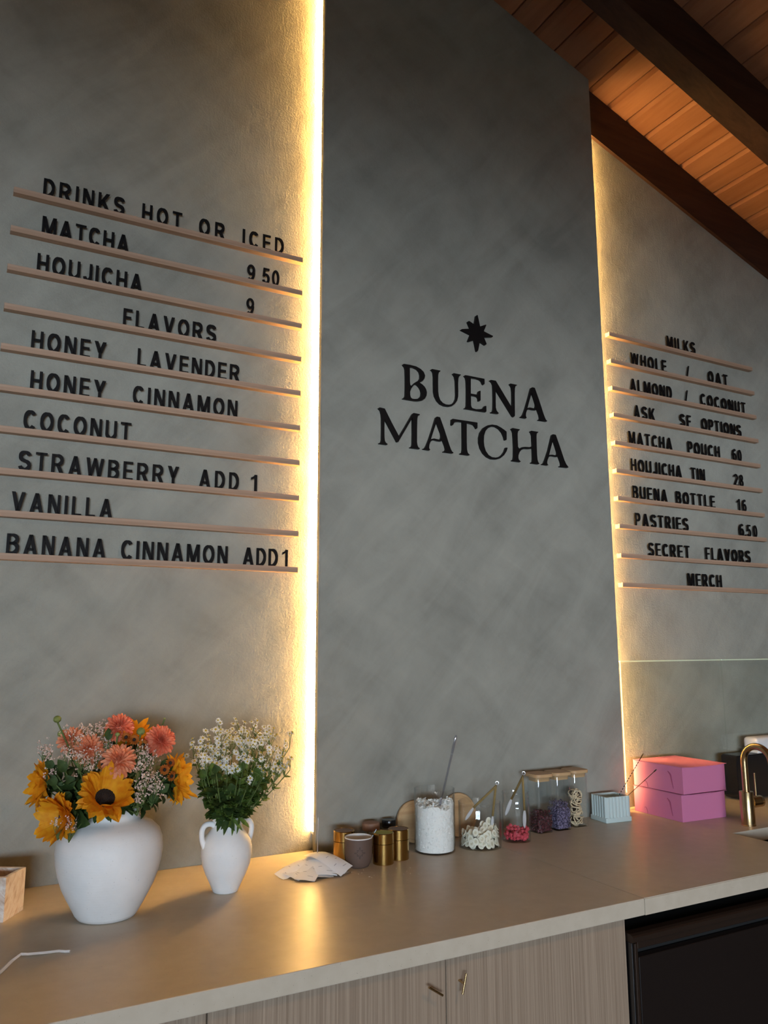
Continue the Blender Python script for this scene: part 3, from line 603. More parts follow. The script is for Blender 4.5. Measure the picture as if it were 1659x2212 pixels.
def glyph_mesh(ch):
    if ch in GM: return GM[ch]
    bm = NEW(); D = .0032
    for pc in GL[ch][1]:
        if pc[0] == 'p':
            prism(bm, [(x*LH, z*LH) for x, z in pc[1]], 0, D)
        else:
            _, Ls, Rs, cl = pc
            P = [[bm.verts.new((x*LH, y, z*LH)) for x, z in S] for S in (Ls, Rs) for y in (0, D)]
            n = len(Ls); rng = range(n if cl else n-1)
            for i in rng:
                j = (i+1) % n
                bm.faces.new((P[0][i], P[0][j], P[2][j], P[2][i])); bm.faces.new((P[1][i], P[3][i], P[3][j], P[1][j]))
                bm.faces.new((P[0][i], P[1][i], P[1][j], P[0][j])); bm.faces.new((P[2][i], P[2][j], P[3][j], P[3][i]))
            if not cl:
                for i in (0, n-1): bm.faces.new((P[0][i], P[2][i], P[3][i], P[1][i]))
    bmesh.ops.recalc_face_normals(bm, faces=bm.faces)
    me = bpy.data.meshes.new('menu_letter'); bm.to_mesh(me); bm.free(); me.materials.append(MAT['black_acrylic'])
    GM[ch] = me; return me
ORD = ['first', 'second', 'third', 'fourth', 'fifth', 'sixth', 'seventh', 'eighth', 'ninth', 'tenth']
ROWN = ['top', 'second', 'third', 'fourth', 'fifth', 'sixth', 'seventh', 'eighth', 'ninth', 'bottom']
RD, RT = .022, .0165
def rail(x0, x1, z, label):
    bm = NEW(); y = lambda v: v
    sec = [(0, -RT), (-RD, -RT), (-RD, 0), (-.0165, 0), (-.0165, -.001), (-.0095, -.001), (-.0095, 0), (0, 0)]
    prism(bm, [(a, b) for a, b in sec], 0, x1-x0, 'x')
    bmesh.ops.bevel(bm, geom=[e for e in bm.edges if all(abs(v.co.y+RD) < 1e-5 for v in e.verts)], offset=.0006, segments=1, affect='EDGES')
    o = tag(obj('letter_rail', bm, MAT['oak_rail']), label, 'rail', None)
    o.location = (x0, 0, z)
    return o
def words(row, z, side, ri):
    texts = [w for w, a, b in row]
    for wi, (w, x0, x1) in enumerate(row):
        hh = LH
        ws = [GL[c][0]*hh for c in w]; tot = sum(ws); n = len(w); k = 1.0
        span = x1-x0
        if n > 1:
            gap = (span - tot)/(n-1)
            if gap < .07*hh: k = (span - .07*hh*(n-1))/tot; gap = .07*hh
        else: gap = 0; k = min(1.25, max(.8, span/tot))
        x = x0
        for i, c in enumerate(w):
            o = bpy.data.objects.new('menu_letter', glyph_mesh(c)); link(o)
            o.location = (x, -.015, z-.001); o.scale = (k, 1, 1)
            x += ws[i]*k + gap
            kind = 'digit' if c.isdigit() else ('mark' if c in '/.' else 'letter')
            nm = {'/': 'slash', '.': 'full stop'}.get(c, c)
            if n > 1: lab = 'black %s %s, %s in %s on the %s %s rail' % (kind, nm, ORD[i], w, ROWN[ri], side)
            else: lab = 'black %s %s standing alone on the %s %s rail' % (kind, nm, ROWN[ri], side)
            tag(o, lab, 'letter', 'black letters on the %s menu rails' % side)
ZLr = [2.690, 2.580, 2.4715, 2.3635, 2.2545, 2.1455, 2.038, 1.930, 1.823, 1.716]
ZRr = [2.697, 2.586, 2.477, 2.370, 2.259, 2.150, 2.043, 1.937, 1.826, 1.717]
LW = [
[('DRINKS', 0.1273, 0.3395), ('HOT', 0.3884, 0.5024), ('OR', 0.5531, 0.6319), ('ICED', 0.6868, 0.8195)],
[('MATCHA', 0.131, 0.3573), ('9', 0.704, 0.7288), ('50', 0.7524, 0.8071)],
[('HOUJICHA', 0.1258, 0.3988), ('9', 0.7045, 0.7285)],
[('FLAVORS', 0.3526, 0.6153)],
[('HONEY', 0.1261, 0.313), ('LAVENDER', 0.3966, 0.6906)],
[('HONEY', 0.131, 0.3177), ('CINNAMON', 0.3895, 0.6862)],
[('COCONUT', 0.122, 0.3895)],
[('STRAWBERRY', 0.1179, 0.5239), ('ADD', 0.5812, 0.6966), ('1', 0.7334, 0.7517)],
[('VANILLA', 0.1083, 0.3523)],
[('BANANA', 0.1048, 0.3409), ('CINNAMON', 0.3803, 0.6703), ('ADD', 0.7149, 0.8206), ('1', 0.8346, 0.8509)]]
RW = [
[('MILKS', 2.5002, 2.6698)],
[('WHOLE', 2.2886, 2.4893), ('/', 2.6049, 2.6256), ('OAT', 2.7387, 2.8603)],
[('ALMOND', 2.2776, 2.5099), ('/', 2.5862, 2.6084), ('COCONUT', 2.681, 2.9639)],
[('ASK', 2.2897, 2.4051), ('SF', 2.5479, 2.6127), ('OPTIONS', 2.6768, 2.9222)],
[('MATCHA', 2.2531, 2.4925), ('POUCH', 2.5831, 2.7746), ('60', 2.854, 2.9111)],
[('HOUJICHA', 2.2581, 2.5368), ('TIN', 2.5911, 2.6725), ('28', 2.8519, 2.9097)],
[('BUENA', 2.2592, 2.4457), ('BOTTLE', 2.4952, 2.7217), ('16', 2.8601, 2.9157)],
[('PASTRIES', 2.2634, 2.5543), ('6', 2.8593, 2.8883), ('.', 2.8912, 2.9), ('50', 2.9088, 2.9722)],
[('SECRET', 2.3251, 2.5514), ('FLAVORS', 2.6446, 2.9158)],
[('MERCH', 2.5309, 2.7268)]]
for side, Z, T_, xa, xb in (('left', ZLr, LW, .056, .8815), ('right', ZRr, RW, 2.172, 3.021)):
    for ri, (z, row) in enumerate(zip(Z, T_)):
        rail(xa, xb, z, 'pale wooden rail holding %s on the %s wall' % (' '.join(w for w, a, b in row), side))
        words(row, z, side, ri)

# ------------------------------------------------------------------ sign on the chimney breast
for key, ch, lab in (('star', None, 'black eight-pointed star mounted above the big sign letters'),
    ('B', 'B', 'tall black serif letter B starting BUENA'), ('U', 'U', 'tall black serif letter U, second in BUENA'), ('E', 'E', 'tall black serif letter E, third in BUENA'),
    ('N', 'N', 'tall black serif letter N, fourth in BUENA'), ('A', 'A', 'tall black serif letter A ending BUENA'),
    ('M', 'M', 'tall black serif letter M starting MATCHA on the sign'), ('A2', 'A', 'tall black serif letter A, second in MATCHA on the sign'),
    ('T', 'T', 'tall black serif letter T, third in MATCHA on the sign'), ('C', 'C', 'tall black serif letter C, fourth in MATCHA on the sign'),
    ('H', 'H', 'tall black serif letter H, fifth in MATCHA on the sign'), ('A3', 'A', 'tall black serif letter A ending MATCHA on the sign')):
    polys = SIGN[key]
    cx = sum(p[0] for p in polys[0])/len(polys[0]); cz = min(p[1] for p in polys[0])
    me = curve_shape('sign_letter', [[(x-cx, z-cz) for x, z in p] for p in polys], .009)
    me.materials.append(MAT['sign_black'])
    o = bpy.data.objects.new('sign_letter' if ch else 'star_emblem', me); link(o); o.location = (cx, -.0592, cz)
    tag(o, lab, 'letter' if ch else 'emblem', 'tall sign letters on the chimney breast' if ch else None)

# ------------------------------------------------------------------ vases
root = thing('vase', 'large round white ceramic vase holding the sunflower bouquet', 'vase', (.3395, -.2995, ZC))
prof = [(0, 0), (.052, 0), (.060, .002), (.0655, .009), (.0715, .020), (.0835, .042), (.095, .0645), (.1035, .089), (.109, .113), (.1112, .135), (.1095, .156), (.1025, .1735), (.089, .186), (.072, .1945), (.0625, .199), (.0585, .204), (.0572, .212), (.0585, .2185), (.0575, .221), (.054, .2205), (.0525, .215), (.054, .203), (.070, .190), (.098, .168), (.104, .135), (.098, .085), (.078, .04), (.055, .012), (0, .010)]
bm = NEW(); lathe(bm, prof, n=96); obj('vase_body', bm, MAT['white_glaze'], root, 'full')
BV = Vector((.3395, -.2995, 0)); BRIM = 1.138

root = thing('vase', 'smaller white two-handled vase holding small daisies', 'vase', (.615, -.2535, ZC))
prof = [(0, 0), (.0275, 0), (.0298, .002), (.0335, .011), (.040, .025), (.0485, .042), (.0555, .061), (.0592, .082), (.0596, .096), (.0565, .111), (.049, .125), (.040, .1355), (.0352, .1425), (.034, .151), (.0348, .160), (.0365, .1655), (.0355, .1675), (.033, .166), (.031, .150), (.033, .140), (.046, .122), (.054, .095), (.051, .06), (.036, .025), (.026, .008), (0, .007)]
bm = NEW(); lathe(bm, prof, n=80); obj('vase_body', bm, MAT['chalk_white'], root, 'full')
for s in (-1, 1):
    bm = NEW(); d = Vector((.999, .06, 0)).normalized()*s
    P = [(.030, .149), (.043, .1545), (.055, .152), (.0615, .142), (.062, .128), (.0585, .113), (.054, .102)]
    fine = []
    for i in range(len(P)-1):
        for k in range(4):
            t = k/4; p0 = P[max(i-1, 0)]; p1 = P[i]; p2 = P[i+1]; p3 = P[min(i+2, len(P)-1)]
            q = [.5*((2*p1[m]) + (p2[m]-p0[m])*t + (2*p0[m]-5*p1[m]+4*p2[m]-p3[m])*t*t + (3*p1[m]-p0[m]-3*p2[m]+p3[m])*t**3) for m in (0, 1)]
            fine.append((d.x*q[0], d.y*q[0], q[1]))
    fine.append((d.x*P[-1][0], d.y*P[-1][0], P[-1][1]))
    tube(bm, fine, .0062, 12); obj('handle', bm, MAT['chalk_white'], root, True)
SVC = Vector((.615, -.2535, 0)); SRIM = 1.085

# ------------------------------------------------------------------ bouquet
def petal_mesh(bm, base, direc, nrm, L, W, lift, curl, twist=0, mat=0, seg=6, cup=.25, tip=1.0):
    # petal starting at base, growing along direc, face normal nrm; lift = rise at the tip along nrm, curl = bend
    direc = direc.normalized(); side = direc.cross(nrm).normalized()
    rows = []
    for i in range(seg+1):
        t = i/seg
        w = W*math.sin(PI*min(1, (t**1.25*.90+.10)))**.6 if tip == 1.0 else W*(math.sin(PI*(t*.62+.10))**.8)
        if i == seg and tip == 1.0: w = W*.03
        elif i == seg: w *= .55
        c = base + direc*(L*t*(1-.12*curl*t)) + nrm*(lift*L*t + curl*L*t*t) + side*(twist*L*t*t)
        rows.append((bm.verts.new(c - side*w + nrm*(cup*w)), bm.verts.new(c), bm.verts.new(c + side*w + nrm*(cup*w))))
    for a, b in zip(rows, rows[1:]):
        for q in (0, 1): bm.faces.new((a[q], a[q+1], b[q+1], b[q])).material_index = mat
def basis(n):
    n = Vector(n).normalized(); a = n.orthogonal().normalized(); return n, a, n.cross(a)
def leaf(bm, base, direc, nrm, L, W, fold=.35, droop=-.25, mat=0):
    direc = direc.normalized(); side = direc.cross(nrm).normalized(); rows = []
    for i in range(7):
        t = i/6; w = W*(math.sin(PI*min(1, t**.75))**.9) if 0 < i < 6 else W*.04
        c = base + direc*(L*t) + nrm*(droop*L*t*t)
        j = 1 + .12*(i % 2)
        rows.append((bm.verts.new(c - side*w*j + nrm*(fold*w)), bm.verts.new(c), bm.verts.new(c + side*w*j + nrm*(fold*w))))
    for a, b in zip(rows, rows[1:]):
        for q in (0, 1): bm.faces.new((a[q], a[q+1], b[q+1], b[q])).material_index = mat
def stem_path(head, back, axis, rim, spread=.03):
    # from inside the vase, through its neck, to the head; `back` = direction the stem leaves the head
    head = Vector(head); a = Vector((axis.x, axis.y, 0))
    off = Vector((head.x-a.x, head.y-a.y, 0)); off = off*(spread/max(off.length, 1e-4)) if off.length > spread else off
    neck = a + off + Vector((0, 0, rim)); foot = a - off*.8 + Vector((0, 0, ZC+.014))
    ctrl = head + Vector(back).normalized()*.5*(head-neck).length
    ctrl.z = max(ctrl.z, rim+.005)
    up_ = bez(neck, (neck + ctrl)*.5 + Vector((0, 0, .005)), head, 10)
    return [foot] + [foot.lerp(neck, t) for t in (.5,)] + up_
def flower_root(name, label, cat, pts, group=None):
    b = Vector(pts[0]); r = thing(name, label, cat, b, 0, group); return r, b
def shift(bm, b):
    for v in bm.verts: v.co -= b
def put(name, bm, mat, root, b, smooth=True):
    shift(bm, b); return obj(name, bm, MAT[mat] if isinstance(mat, str) else mat, root, smooth, recalc=False)

def sunflower(head, face, label, R=.056, disc=.024, closed=.35, seed=0):
    rnd = random.Random(seed); head = Vector(head); n, a, c = basis(face)
    pts = stem_path(head - n*.012, -n, BV, BRIM, .035)
    root, b = flower_root('sunflower', label, 'flower', pts, 'sunflowers in the large vase')
    bm = NEW(); tube(bm, pts, .0042, 8); put('stem', bm, 'stem_green', root, b)
    bm = NEW()
    for ring, (cnt, sc, lf, r0) in enumerate(((24, .95, .22, .92), (24, .95, .55, .95), (19, .78, closed+.45, .90))):
        for i in range(cnt):
            th = 2*PI*(i + .5*ring + rnd.uniform(-.28, .28))/cnt
            d = a*math.cos(th) + c*math.sin(th)
            L = (R-disc*.85)*sc*rnd.uniform(.85, 1.15)*1.25
            petal_mesh(bm, head + d*disc*r0 + n*.001*ring, d, n, L, .0092*rnd.uniform(.85, 1.15), lf + rnd.uniform(-.15, .3), rnd.uniform(-.45, .35), rnd.uniform(-.35, .35), cup=rnd.uniform(.2, .75))
    put('petals', bm, 'sunflower_petal', root, b)
    bm = NEW()
    for k in range(150):
        rr = disc*math.sqrt((k+.5)/150)*.98; th = k*2.39996
        p = head + (a*math.cos(th) + c*math.sin(th))*rr + n*(.006*(1-(rr/disc)**2) - .0015*math.exp(-(rr/(disc*.35))**2)*2)
        ico(bm, p, .0017, 1)
    lathe_pts = [bm.verts.new(head + (a*math.cos(t) + c*math.sin(t))*disc) for t in [2*PI*i/24 for i in range(24)]]
    ctr = bm.verts.new(head + n*.006)
    for i in range(24): bm.faces.new((lathe_pts[i], lathe_pts[(i+1) % 24], ctr))
    put('flower_center', bm, 'seed_brown', root, b)
    bm = NEW()
    for i in range(22):
        th = 2*PI*(i + rnd.uniform(-.3, .3))/22; d = a*math.cos(th) + c*math.sin(th)
        leaf(bm, head - n*.006 + d*disc*.55, d, -n, .030*rnd.uniform(.8, 1.3), .0062, .3, rnd.uniform(-.35, .3))
    ico(bm, head - n*.016, disc*.62, 2, (1, 1, 1))
    put('bracts', bm, 'leaf_dark', root, b)
    bm = NEW(); m = len(pts)
    for i in (m-6, m-4, m-3):
        t = (Vector(pts[i+1])-Vector(pts[i])).normalized(); d = Quaternion(t, rnd.uniform(0, 6.28)) @ t.orthogonal().normalized()
        leaf(bm, Vector(pts[i]), d + t*.3, t, rnd.uniform(.045, .065), .019)
    put('leaves', bm, 'leaf_dark', root, b)
sunflower((.311, -.372, 1.174), (.10, -.85, .72), 'big yellow sunflower facing out above the front of the large vase neck', .0485, .0225, .9, 1)
sunflower((.236, -.352, 1.140), (-.95, -.42, .02), 'yellow sunflower drooping over the lower left shoulder of the large vase', .042, .019, .9, 2)
sunflower((.210, -.275, 1.194), (-1, .22, .10), 'yellow sunflower seen side-on at the outer left of the bouquet', .045, .021, .7, 3)
sunflower((.458, -.325, 1.190), (1, .12, .12), 'yellow sunflower seen side-on at the right of the bouquet beside the daisies', .047, .021, .5, 4)
sunflower((.372, -.268, 1.277), (.1, -.25, 1), 'yellow sunflower at the top back of the bouquet between three dahlias', .050, .018, .3, 5)

def dahlia(head, face, R, label, mat, seed, flat=.85):
    rnd = random.Random(seed); head = Vector(head); n, a, c = basis(face)
    pts = stem_path(head - n*R*.5, -n + Vector((0, 0, -.6)), BV, BRIM, .03)
    root, b = flower_root('dahlia', label, 'flower', pts, 'dahlias in the large vase')
    bm = NEW(); tube(bm, pts, .0028, 8); put('stem', bm, 'stem_green', root, b)
    bm = NEW(); K = 120
    for k in range(K):
        u = (k+.5)/K; ang = u*2.15; th = k*2.39996 + rnd.uniform(-.1, .1)      # polar angle from the face direction
        d = a*math.cos(th) + c*math.sin(th)
        o = (n*math.cos(ang)*flat + d*math.sin(ang)).normalized()
        tn = (d*math.cos(ang) - n*math.sin(ang)).normalized()                   # towards the outside of the head
        L = R*(.34 + .32*min(1, u*2)); base = head + o*R*.40*(.6+.4*u)
        petal_mesh(bm, base, o*(.85) + tn*.35*u, (-tn*.9 + o*.3).normalized(), L*rnd.uniform(.9, 1.1), R*(.075 + .060*u), .05, .25*(1-u), 0, cup=.55, tip=.5, seg=4)
    ico(bm, head - n*R*.1, R*.44, 2)
    put('petals', bm, mat, root, b)
    bm = NEW()
    for i in range(7):
        th = 2*PI*i/7; d = a*math.cos(th) + c*math.sin(th); leaf(bm, head - n*R*.62, d - n*.1, -n, R*.5, R*.16)
    put('bracts', bm, 'leaf_mid', root, b)
dahlia((.346, -.300, 1.310), (-.25, -.7, .55), .0315, 'coral dahlia standing highest, at the top of the bouquet', 'dahlia_petal', 21)
dahlia((.432, -.324, 1.279), (-.1, -.9, .25), .034, 'round coral dahlia at the upper right of the bouquet', 'dahlia_petal', 22)
dahlia((.338, -.362, 1.246), (-.2, -.85, .5), .036, 'pale coral dahlia in the middle of the bouquet above the front sunflower', 'peach_petal', 23)
dahlia((.250, -.272, 1.284), (-.45, -.6, .4), .030, 'peach dahlia half hidden by pale filler at the upper left of the bouquet', 'peach_petal', 24)
dahlia((.283, -.300, 1.266), (-.3, -.8, .3), .034, 'peach dahlia behind the pale filler left of the middle dahlia', 'peach_petal', 25)

def bud(head, via, r, label, seed):
    rnd = random.Random(seed); head = Vector(head)
    pts = stem_path(head, Vector(via)-head, BV, BRIM, .025)
    root, b = flower_root('dahlia_bud', label, 'flower bud', pts, 'dahlia buds in the large vase')
    bm = NEW(); tube(bm, pts, .0019, 8); put('stem', bm, 'stem_green', root, b)
    bm = NEW(); ico(bm, head + Vector((0, 0, r*.5)), r, 2, (1, 1, .92)); put('bud', bm, 'bud_green', root, b)
    bm = NEW()
    for i in range(6):
        th = 2*PI*i/6 + rnd.random(); d = Vector((math.cos(th), math.sin(th), .1)); leaf(bm, head + Vector((0, 0, -r*.2)), d, Vector((0, 0, 1)), r*1.2, r*.35, .2, .2)
    put('bracts', bm, 'leaf_mid', root, b)
bud((.219, -.276, 1.327), (.236, -.30, 1.27), .0085, 'green dahlia bud standing tallest at the left of the bouquet', 31)
bud((.232, -.258, 1.294), (.25, -.28, 1.24), .009, 'green dahlia bud just below the tall left bud', 32)
bud((.387, -.330, 1.297), (.385, -.32, 1.25), .0095, 'pale dahlia bud between the two upper coral dahlias', 33)
bud((.336, -.338, 1.296), (.33, -.32, 1.25), .0052, 'small green dahlia bud in front of the highest dahlia', 34)
bud((.448, -.287, 1.322), (.44, -.29, 1.25), .0026, 'thin bare green stem tip above the right coral dahlia', 35)

def mum(head, face, R, label, seed):
    rnd = random.Random(seed); head = Vector(head); n, a, c = basis(face)
    pts = stem_path(head - n*.004, -n + Vector((0, 0, -.8)), BV, BRIM, .03)
    root, b = flower_root('chrysanthemum', label, 'flower', pts, 'small rust chrysanthemums in the large vase')
    bm = NEW(); tube(bm, pts, .0014, 6); put('stem', bm, 'stem_green', root, b)
    bm = NEW()
    for ring in range(3):
        for i in range(13):
            th = 2*PI*(i + ring*.33 + rnd.uniform(-.2, .2))/13; d = a*math.cos(th) + c*math.sin(th)
            petal_mesh(bm, head + d*R*.28, d, n, R*(.78-.12*ring), R*.15, .15+.35*ring, -.15, 0, seg=3)
    put('petals', bm, 'rust_petal', root, b)
    bm = NEW(); ico(bm, head + n*.001, R*.34, 2, (1, 1, 1)); put('flower_center', bm, 'seed_brown', root, b)
for i, (p, f, lab) in enumerate((((.436, -.358, 1.220), (-.2, -1, .2), 'rust chrysanthemum with a dark eye left of the right sunflower'), ((.452, -.340, 1.231), (.3, -.8, .4), 'rust chrysanthemum topmost of the three beside the right sunflower'),
    ((.451, -.360, 1.206), (.4, -.8, -.1), 'rust chrysanthemum lowest of the three beside the right sunflower'), ((.278, -.342, 1.213), (-.5, -.8, .4), 'rust chrysanthemum just left above the front sunflower'),
    ((.299, -.345, 1.214), (-.2, -.8, .5), 'rust chrysanthemum right above the front sunflower rim'), ((.310, -.328, 1.236), (-.3, -.8, .3), 'rust chrysanthemum half hidden left of the middle dahlia'),
    ((.355, -.335, 1.291), (-.3, -.8, .6), 'rust orange chrysanthemum in front of the highest dahlia'), ((.372, -.337, 1.285), (0, -.9, .4), 'rust orange chrysanthemum under the pale bud'), ((.391, -.340, 1.274), (.1, -.9, .2), 'rust orange chrysanthemum left of the right coral dahlia'))):
    mum(p, f, .0115, lab, 40+i)

def statice(tip, spreadr, label_i, seed, nf=42):
    rnd = random.Random(seed); tip = Vector(tip)
    pts = stem_path(tip - Vector((0, -.005, .035)), Vector((0, .1, -1)), BV, BRIM, .035)
    root, b = flower_root('statice_sprig', 'pale pink statice sprig with tiny florets in the sunflower bouquet', 'filler flower', pts, 'statice sprigs in the large vase')
    bm = NEW(); tube(bm, pts, .0013, 5); top = Vector(pts[-1]); fl = NEW()
    for k in range(nf):
        e = tip + Vector((rnd.gauss(0, .55), rnd.gauss(0, .45), rnd.gauss(0, .6)))*spreadr
        if k % 3 == 0: mid = (top + e)/2 + Vector((rnd.uniform(-.006, .006), rnd.uniform(-.006, .006), .004)); tube(bm, [top, mid, e], .0006, 4, False)
        for q in range(3):
            pc = e + Vector((rnd.uniform(-1, 1), rnd.uniform(-1, 1), rnd.uniform(-1, 1)))*.0028
            n, a, c = basis((rnd.uniform(-1, 1), rnd.uniform(-1.3, .3), rnd.uniform(-.2, 1)))
            for i in range(4):
                th = PI/2*i; d = a*math.cos(th) + c*math.sin(th)
                petal_mesh(fl, pc, d, n, .0022, .0009, .7, 0, 0, seg=2)
    put('stem', bm, 'stem_green', root, b); put('florets', fl, 'statice_pink', root, b)
for i, (p, r) in enumerate((((.197, -.277, 1.272), .015), ((.205, -.29, 1.258), .013), ((.246, -.268, 1.300), .013), ((.276, -.270, 1.305), .015), ((.306, -.275, 1.309), .016), ((.262, -.300, 1.286), .015),
    ((.292, -.295, 1.287), .017), ((.238, -.322, 1.260), .014), ((.265, -.338, 1.258), .016), ((.299, -.325, 1.256), .015), ((.280, -.343, 1.236), .015), ((.318, -.30, 1.280), .013),
    ((.388, -.352, 1.257), .014), ((.405, -.352, 1.240), .016), ((.388, -.380, 1.214), .016), ((.417, -.374, 1.201), .016), ((.388, -.382, 1.190), .014), ((.410, -.372, 1.184), .014), ((.378, -.380, 1.168), .010), ((.375, -.372, 1.236), .012),
    ((.222, -.384, 1.137), .010), ((.243, -.388, 1.131), .010), ((.208, -.30, 1.222), .010))):
    statice(p, r, i, 60+i, 32 if r > .012 else 20)

def leafy(tip, label_seed, n=7, L=.04, W=.016, mat='leaf_dark', axis=BV, rim=BRIM, group='leafy stems in the large vase', label='dark green leafy stem filling the sunflower bouquet', name='leafy_stem', lobed=False, tilt=.6):
    rnd = random.Random(label_seed); tip = Vector(tip)
    pts = stem_path(tip, Vector((0, 0, -1)), axis, rim, .03 if axis is BV else .02)
    root, b = flower_root(name, label, 'foliage', pts, group)
    bm = NEW(); tube(bm, pts, [.0018]*(len(pts)-1) + [.0008], 6); put('stem', bm, 'stem_green', root, b)
    bm = NEW(); P = [Vector(p) for p in pts[3:]]
    for k in range(n):
        i = min(len(P)-2, int(k/n*(len(P)-1))); t = (P[i+1]-P[i]).normalized()
        d = Quaternion(t, k*2.4 + rnd.uniform(-.5, .5)) @ t.orthogonal().normalized()
        leaf(bm, P[i], d + t*tilt, t, L*rnd.uniform(.7, 1.15), W*rnd.uniform(.8, 1.1), .3, rnd.uniform(-.55, .1))
        if lobed:
            for s in (-1, 1):
                dd = Quaternion(t, s*.6) @ d; leaf(bm, P[i] + d*L*.25, dd + t*tilt, t, L*.55, W*.6, .3, rnd.uniform(-.5, .1))
                dd = Quaternion(t, s*.35) @ d; leaf(bm, P[i] + d*L*.55, dd + t*tilt, t, L*.42, W*.5, .3, rnd.uniform(-.5, .1))
    leaf(bm, P[-1], (P[-1]-P[-2]).normalized(), Vector((0, -1, .3)), L*.8, W*.8)
    put('leaves', bm, mat, root, b)
for i, (p, n, L) in enumerate((((.321, -.318, 1.285), 5, .035), ((.237, -.322, 1.225), 7, .042), ((.214, -.298, 1.230), 7, .036), ((.222, -.310, 1.198), 8, .042), ((.250, -.336, 1.172), 7, .036),
    ((.425, -.352, 1.172), 8, .042), ((.404, -.364, 1.158), 7, .036), ((.452, -.332, 1.182), 7, .034), ((.268, -.348, 1.152), 7, .034), ((.33, -.33, 1.22), 8, .045), ((.37, -.33, 1.22), 8, .045), ((.40, -.31, 1.23), 8, .045), ((.29, -.31, 1.23), 8, .045), ((.26, -.29, 1.24), 8, .045), ((.34, -.36, 1.19), 7, .036), ((.44, -.31, 1.215), 7, .035), ((.235, -.30, 1.185), 8, .04), ((.255, -.325, 1.195), 8, .04), ((.225, -.285, 1.215), 7, .04), ((.275, -.35, 1.165), 8, .036), ((.345, -.375, 1.165), 7, .030), ((.375, -.365, 1.165), 7, .034), ((.42, -.34, 1.195), 7, .036), ((.285, -.372, 1.150), 6, .032), ((.32, -.375, 1.145), 5, .030))):
    leafy(p, 90+i, n+2, L, L*.30)
# ------------------------------------------------------------------ small daisies
def daisy_parts(root, b, head, face, R, rnd):
    n, a, c = basis(face); bm = NEW(); head = Vector(head)
    for i in range(11):
        th = 2*PI*(i + rnd.uniform(-.2, .2))/11; d = a*math.cos(th) + c*math.sin(th)
        petal_mesh(bm, head + d*R*.28, d, n, R*.75, R*.17, rnd.uniform(-.25, .25), -.1, 0, seg=2, tip=.5, cup=.1)
    o = put('flower_head', bm, 'daisy_white', root, b)
    bm = NEW(); ico(bm, head + n*R*.08, R*.34, 2, (1, 1, .9))
    put('flower_center', bm, 'daisy_yellow', o, b)
def chamomile(tip, seed, heads, sp):
    rnd = random.Random(seed); tip = Vector(tip)
    pts = stem_path(tip - Vector((0, 0, .028)), Vector((0, 0, -1)) + (SVC-Vector((tip.x, tip.y, 0)))*2, SVC, SRIM, .024)
    root, b = flower_root('chamomile_sprig', 'green sprig of small white daisies in the two-handled vase', 'flower', pts, 'daisy sprigs in the two-handled vase')
    bm = NEW(); tube(bm, pts, .0011, 5); top = Vector(pts[-1]); ends = []
    for k in range(heads):
        e = tip + Vector((rnd.gauss(0, .6), rnd.gauss(0, .6), rnd.gauss(0, .55)))*sp
        tube(bm, bez(top, (top+e)/2 + Vector((0, 0, .006)), e, 4), .0007, 4, False); ends.append(e)
    put('stem', bm, 'stem_green', root, b)
    for e in ends:
        f = Vector((e.x-SVC.x, e.y-SVC.y, 0))*5 + Vector((rnd.uniform(-.5, .5), rnd.uniform(-.9, .1), rnd.uniform(.3, .9)))
        daisy_parts(root, b, e, f, rnd.uniform(.0062, .0084), rnd)
    bm = NEW()
    for k in range(5):
        i = rnd.randint(4, len(pts)-2); t = (Vector(pts[i+1])-Vector(pts[i])).normalized()
        d = Quaternion(t, rnd.uniform(0, 6.28)) @ t.orthogonal().normalized(); P = Vector(pts[i])
        for s in (-.7, 0, .7):
            leaf(bm, P, Quaternion(t, s) @ d + t*.7, t, rnd.uniform(.014, .024), .0042, .2, rnd.uniform(-.4, .2))
    put('leaves', bm, 'leaf_mid', root, b)
rd = random.Random(5)
cen = Vector((.642, -.262, 1.222)); spots = []
vd = Vector((.45, .85, 0)); rgt = Vector((.88, -.47, 0))
for k in range(64):
    for _ in range(200):
        x, y, z = rd.uniform(-1, 1), rd.uniform(-1, 1), rd.uniform(-1, 1)
        if x*x + y*y + z*z > 1: continue
        if z < -.55: continue
        if x*x+y*y+z*z < .38: continue
        p = cen + rgt*(x*.108) + vd*(y*.085) + Vector((0, 0, z*.080))
        if y > .55: continue
        if all((p-q).length > .019 for q in spots): spots.append(p); break
for k, p in enumerate(spots): chamomile(p, 200+k, 5 if p.z > 1.20 else 3, .0165)
for k, p in enumerate(((.753, -.297, 1.270), (.755, -.298, 1.217), (.535, -.228, 1.252))): chamomile(p, 270+k, 3, .012)
for k in range(44):
    th = k*2.4; zz = 1.10 + .105*rd.random(); r = (.022 + .52*(zz-1.09))*(.75+.5*rd.random())
    p = Vector((.624 + r*math.cos(th), -.258 + r*math.sin(th)*.9, zz))
    leafy(p, 300+k, 9, .030, .0125, 'leaf_mid' if k % 4 else 'leaf_dark', SVC, SRIM, 'leafy stems in the two-handled vase', 'green lobed leafy stem under the daisies in the two-handled vase', 'leafy_stem', True)

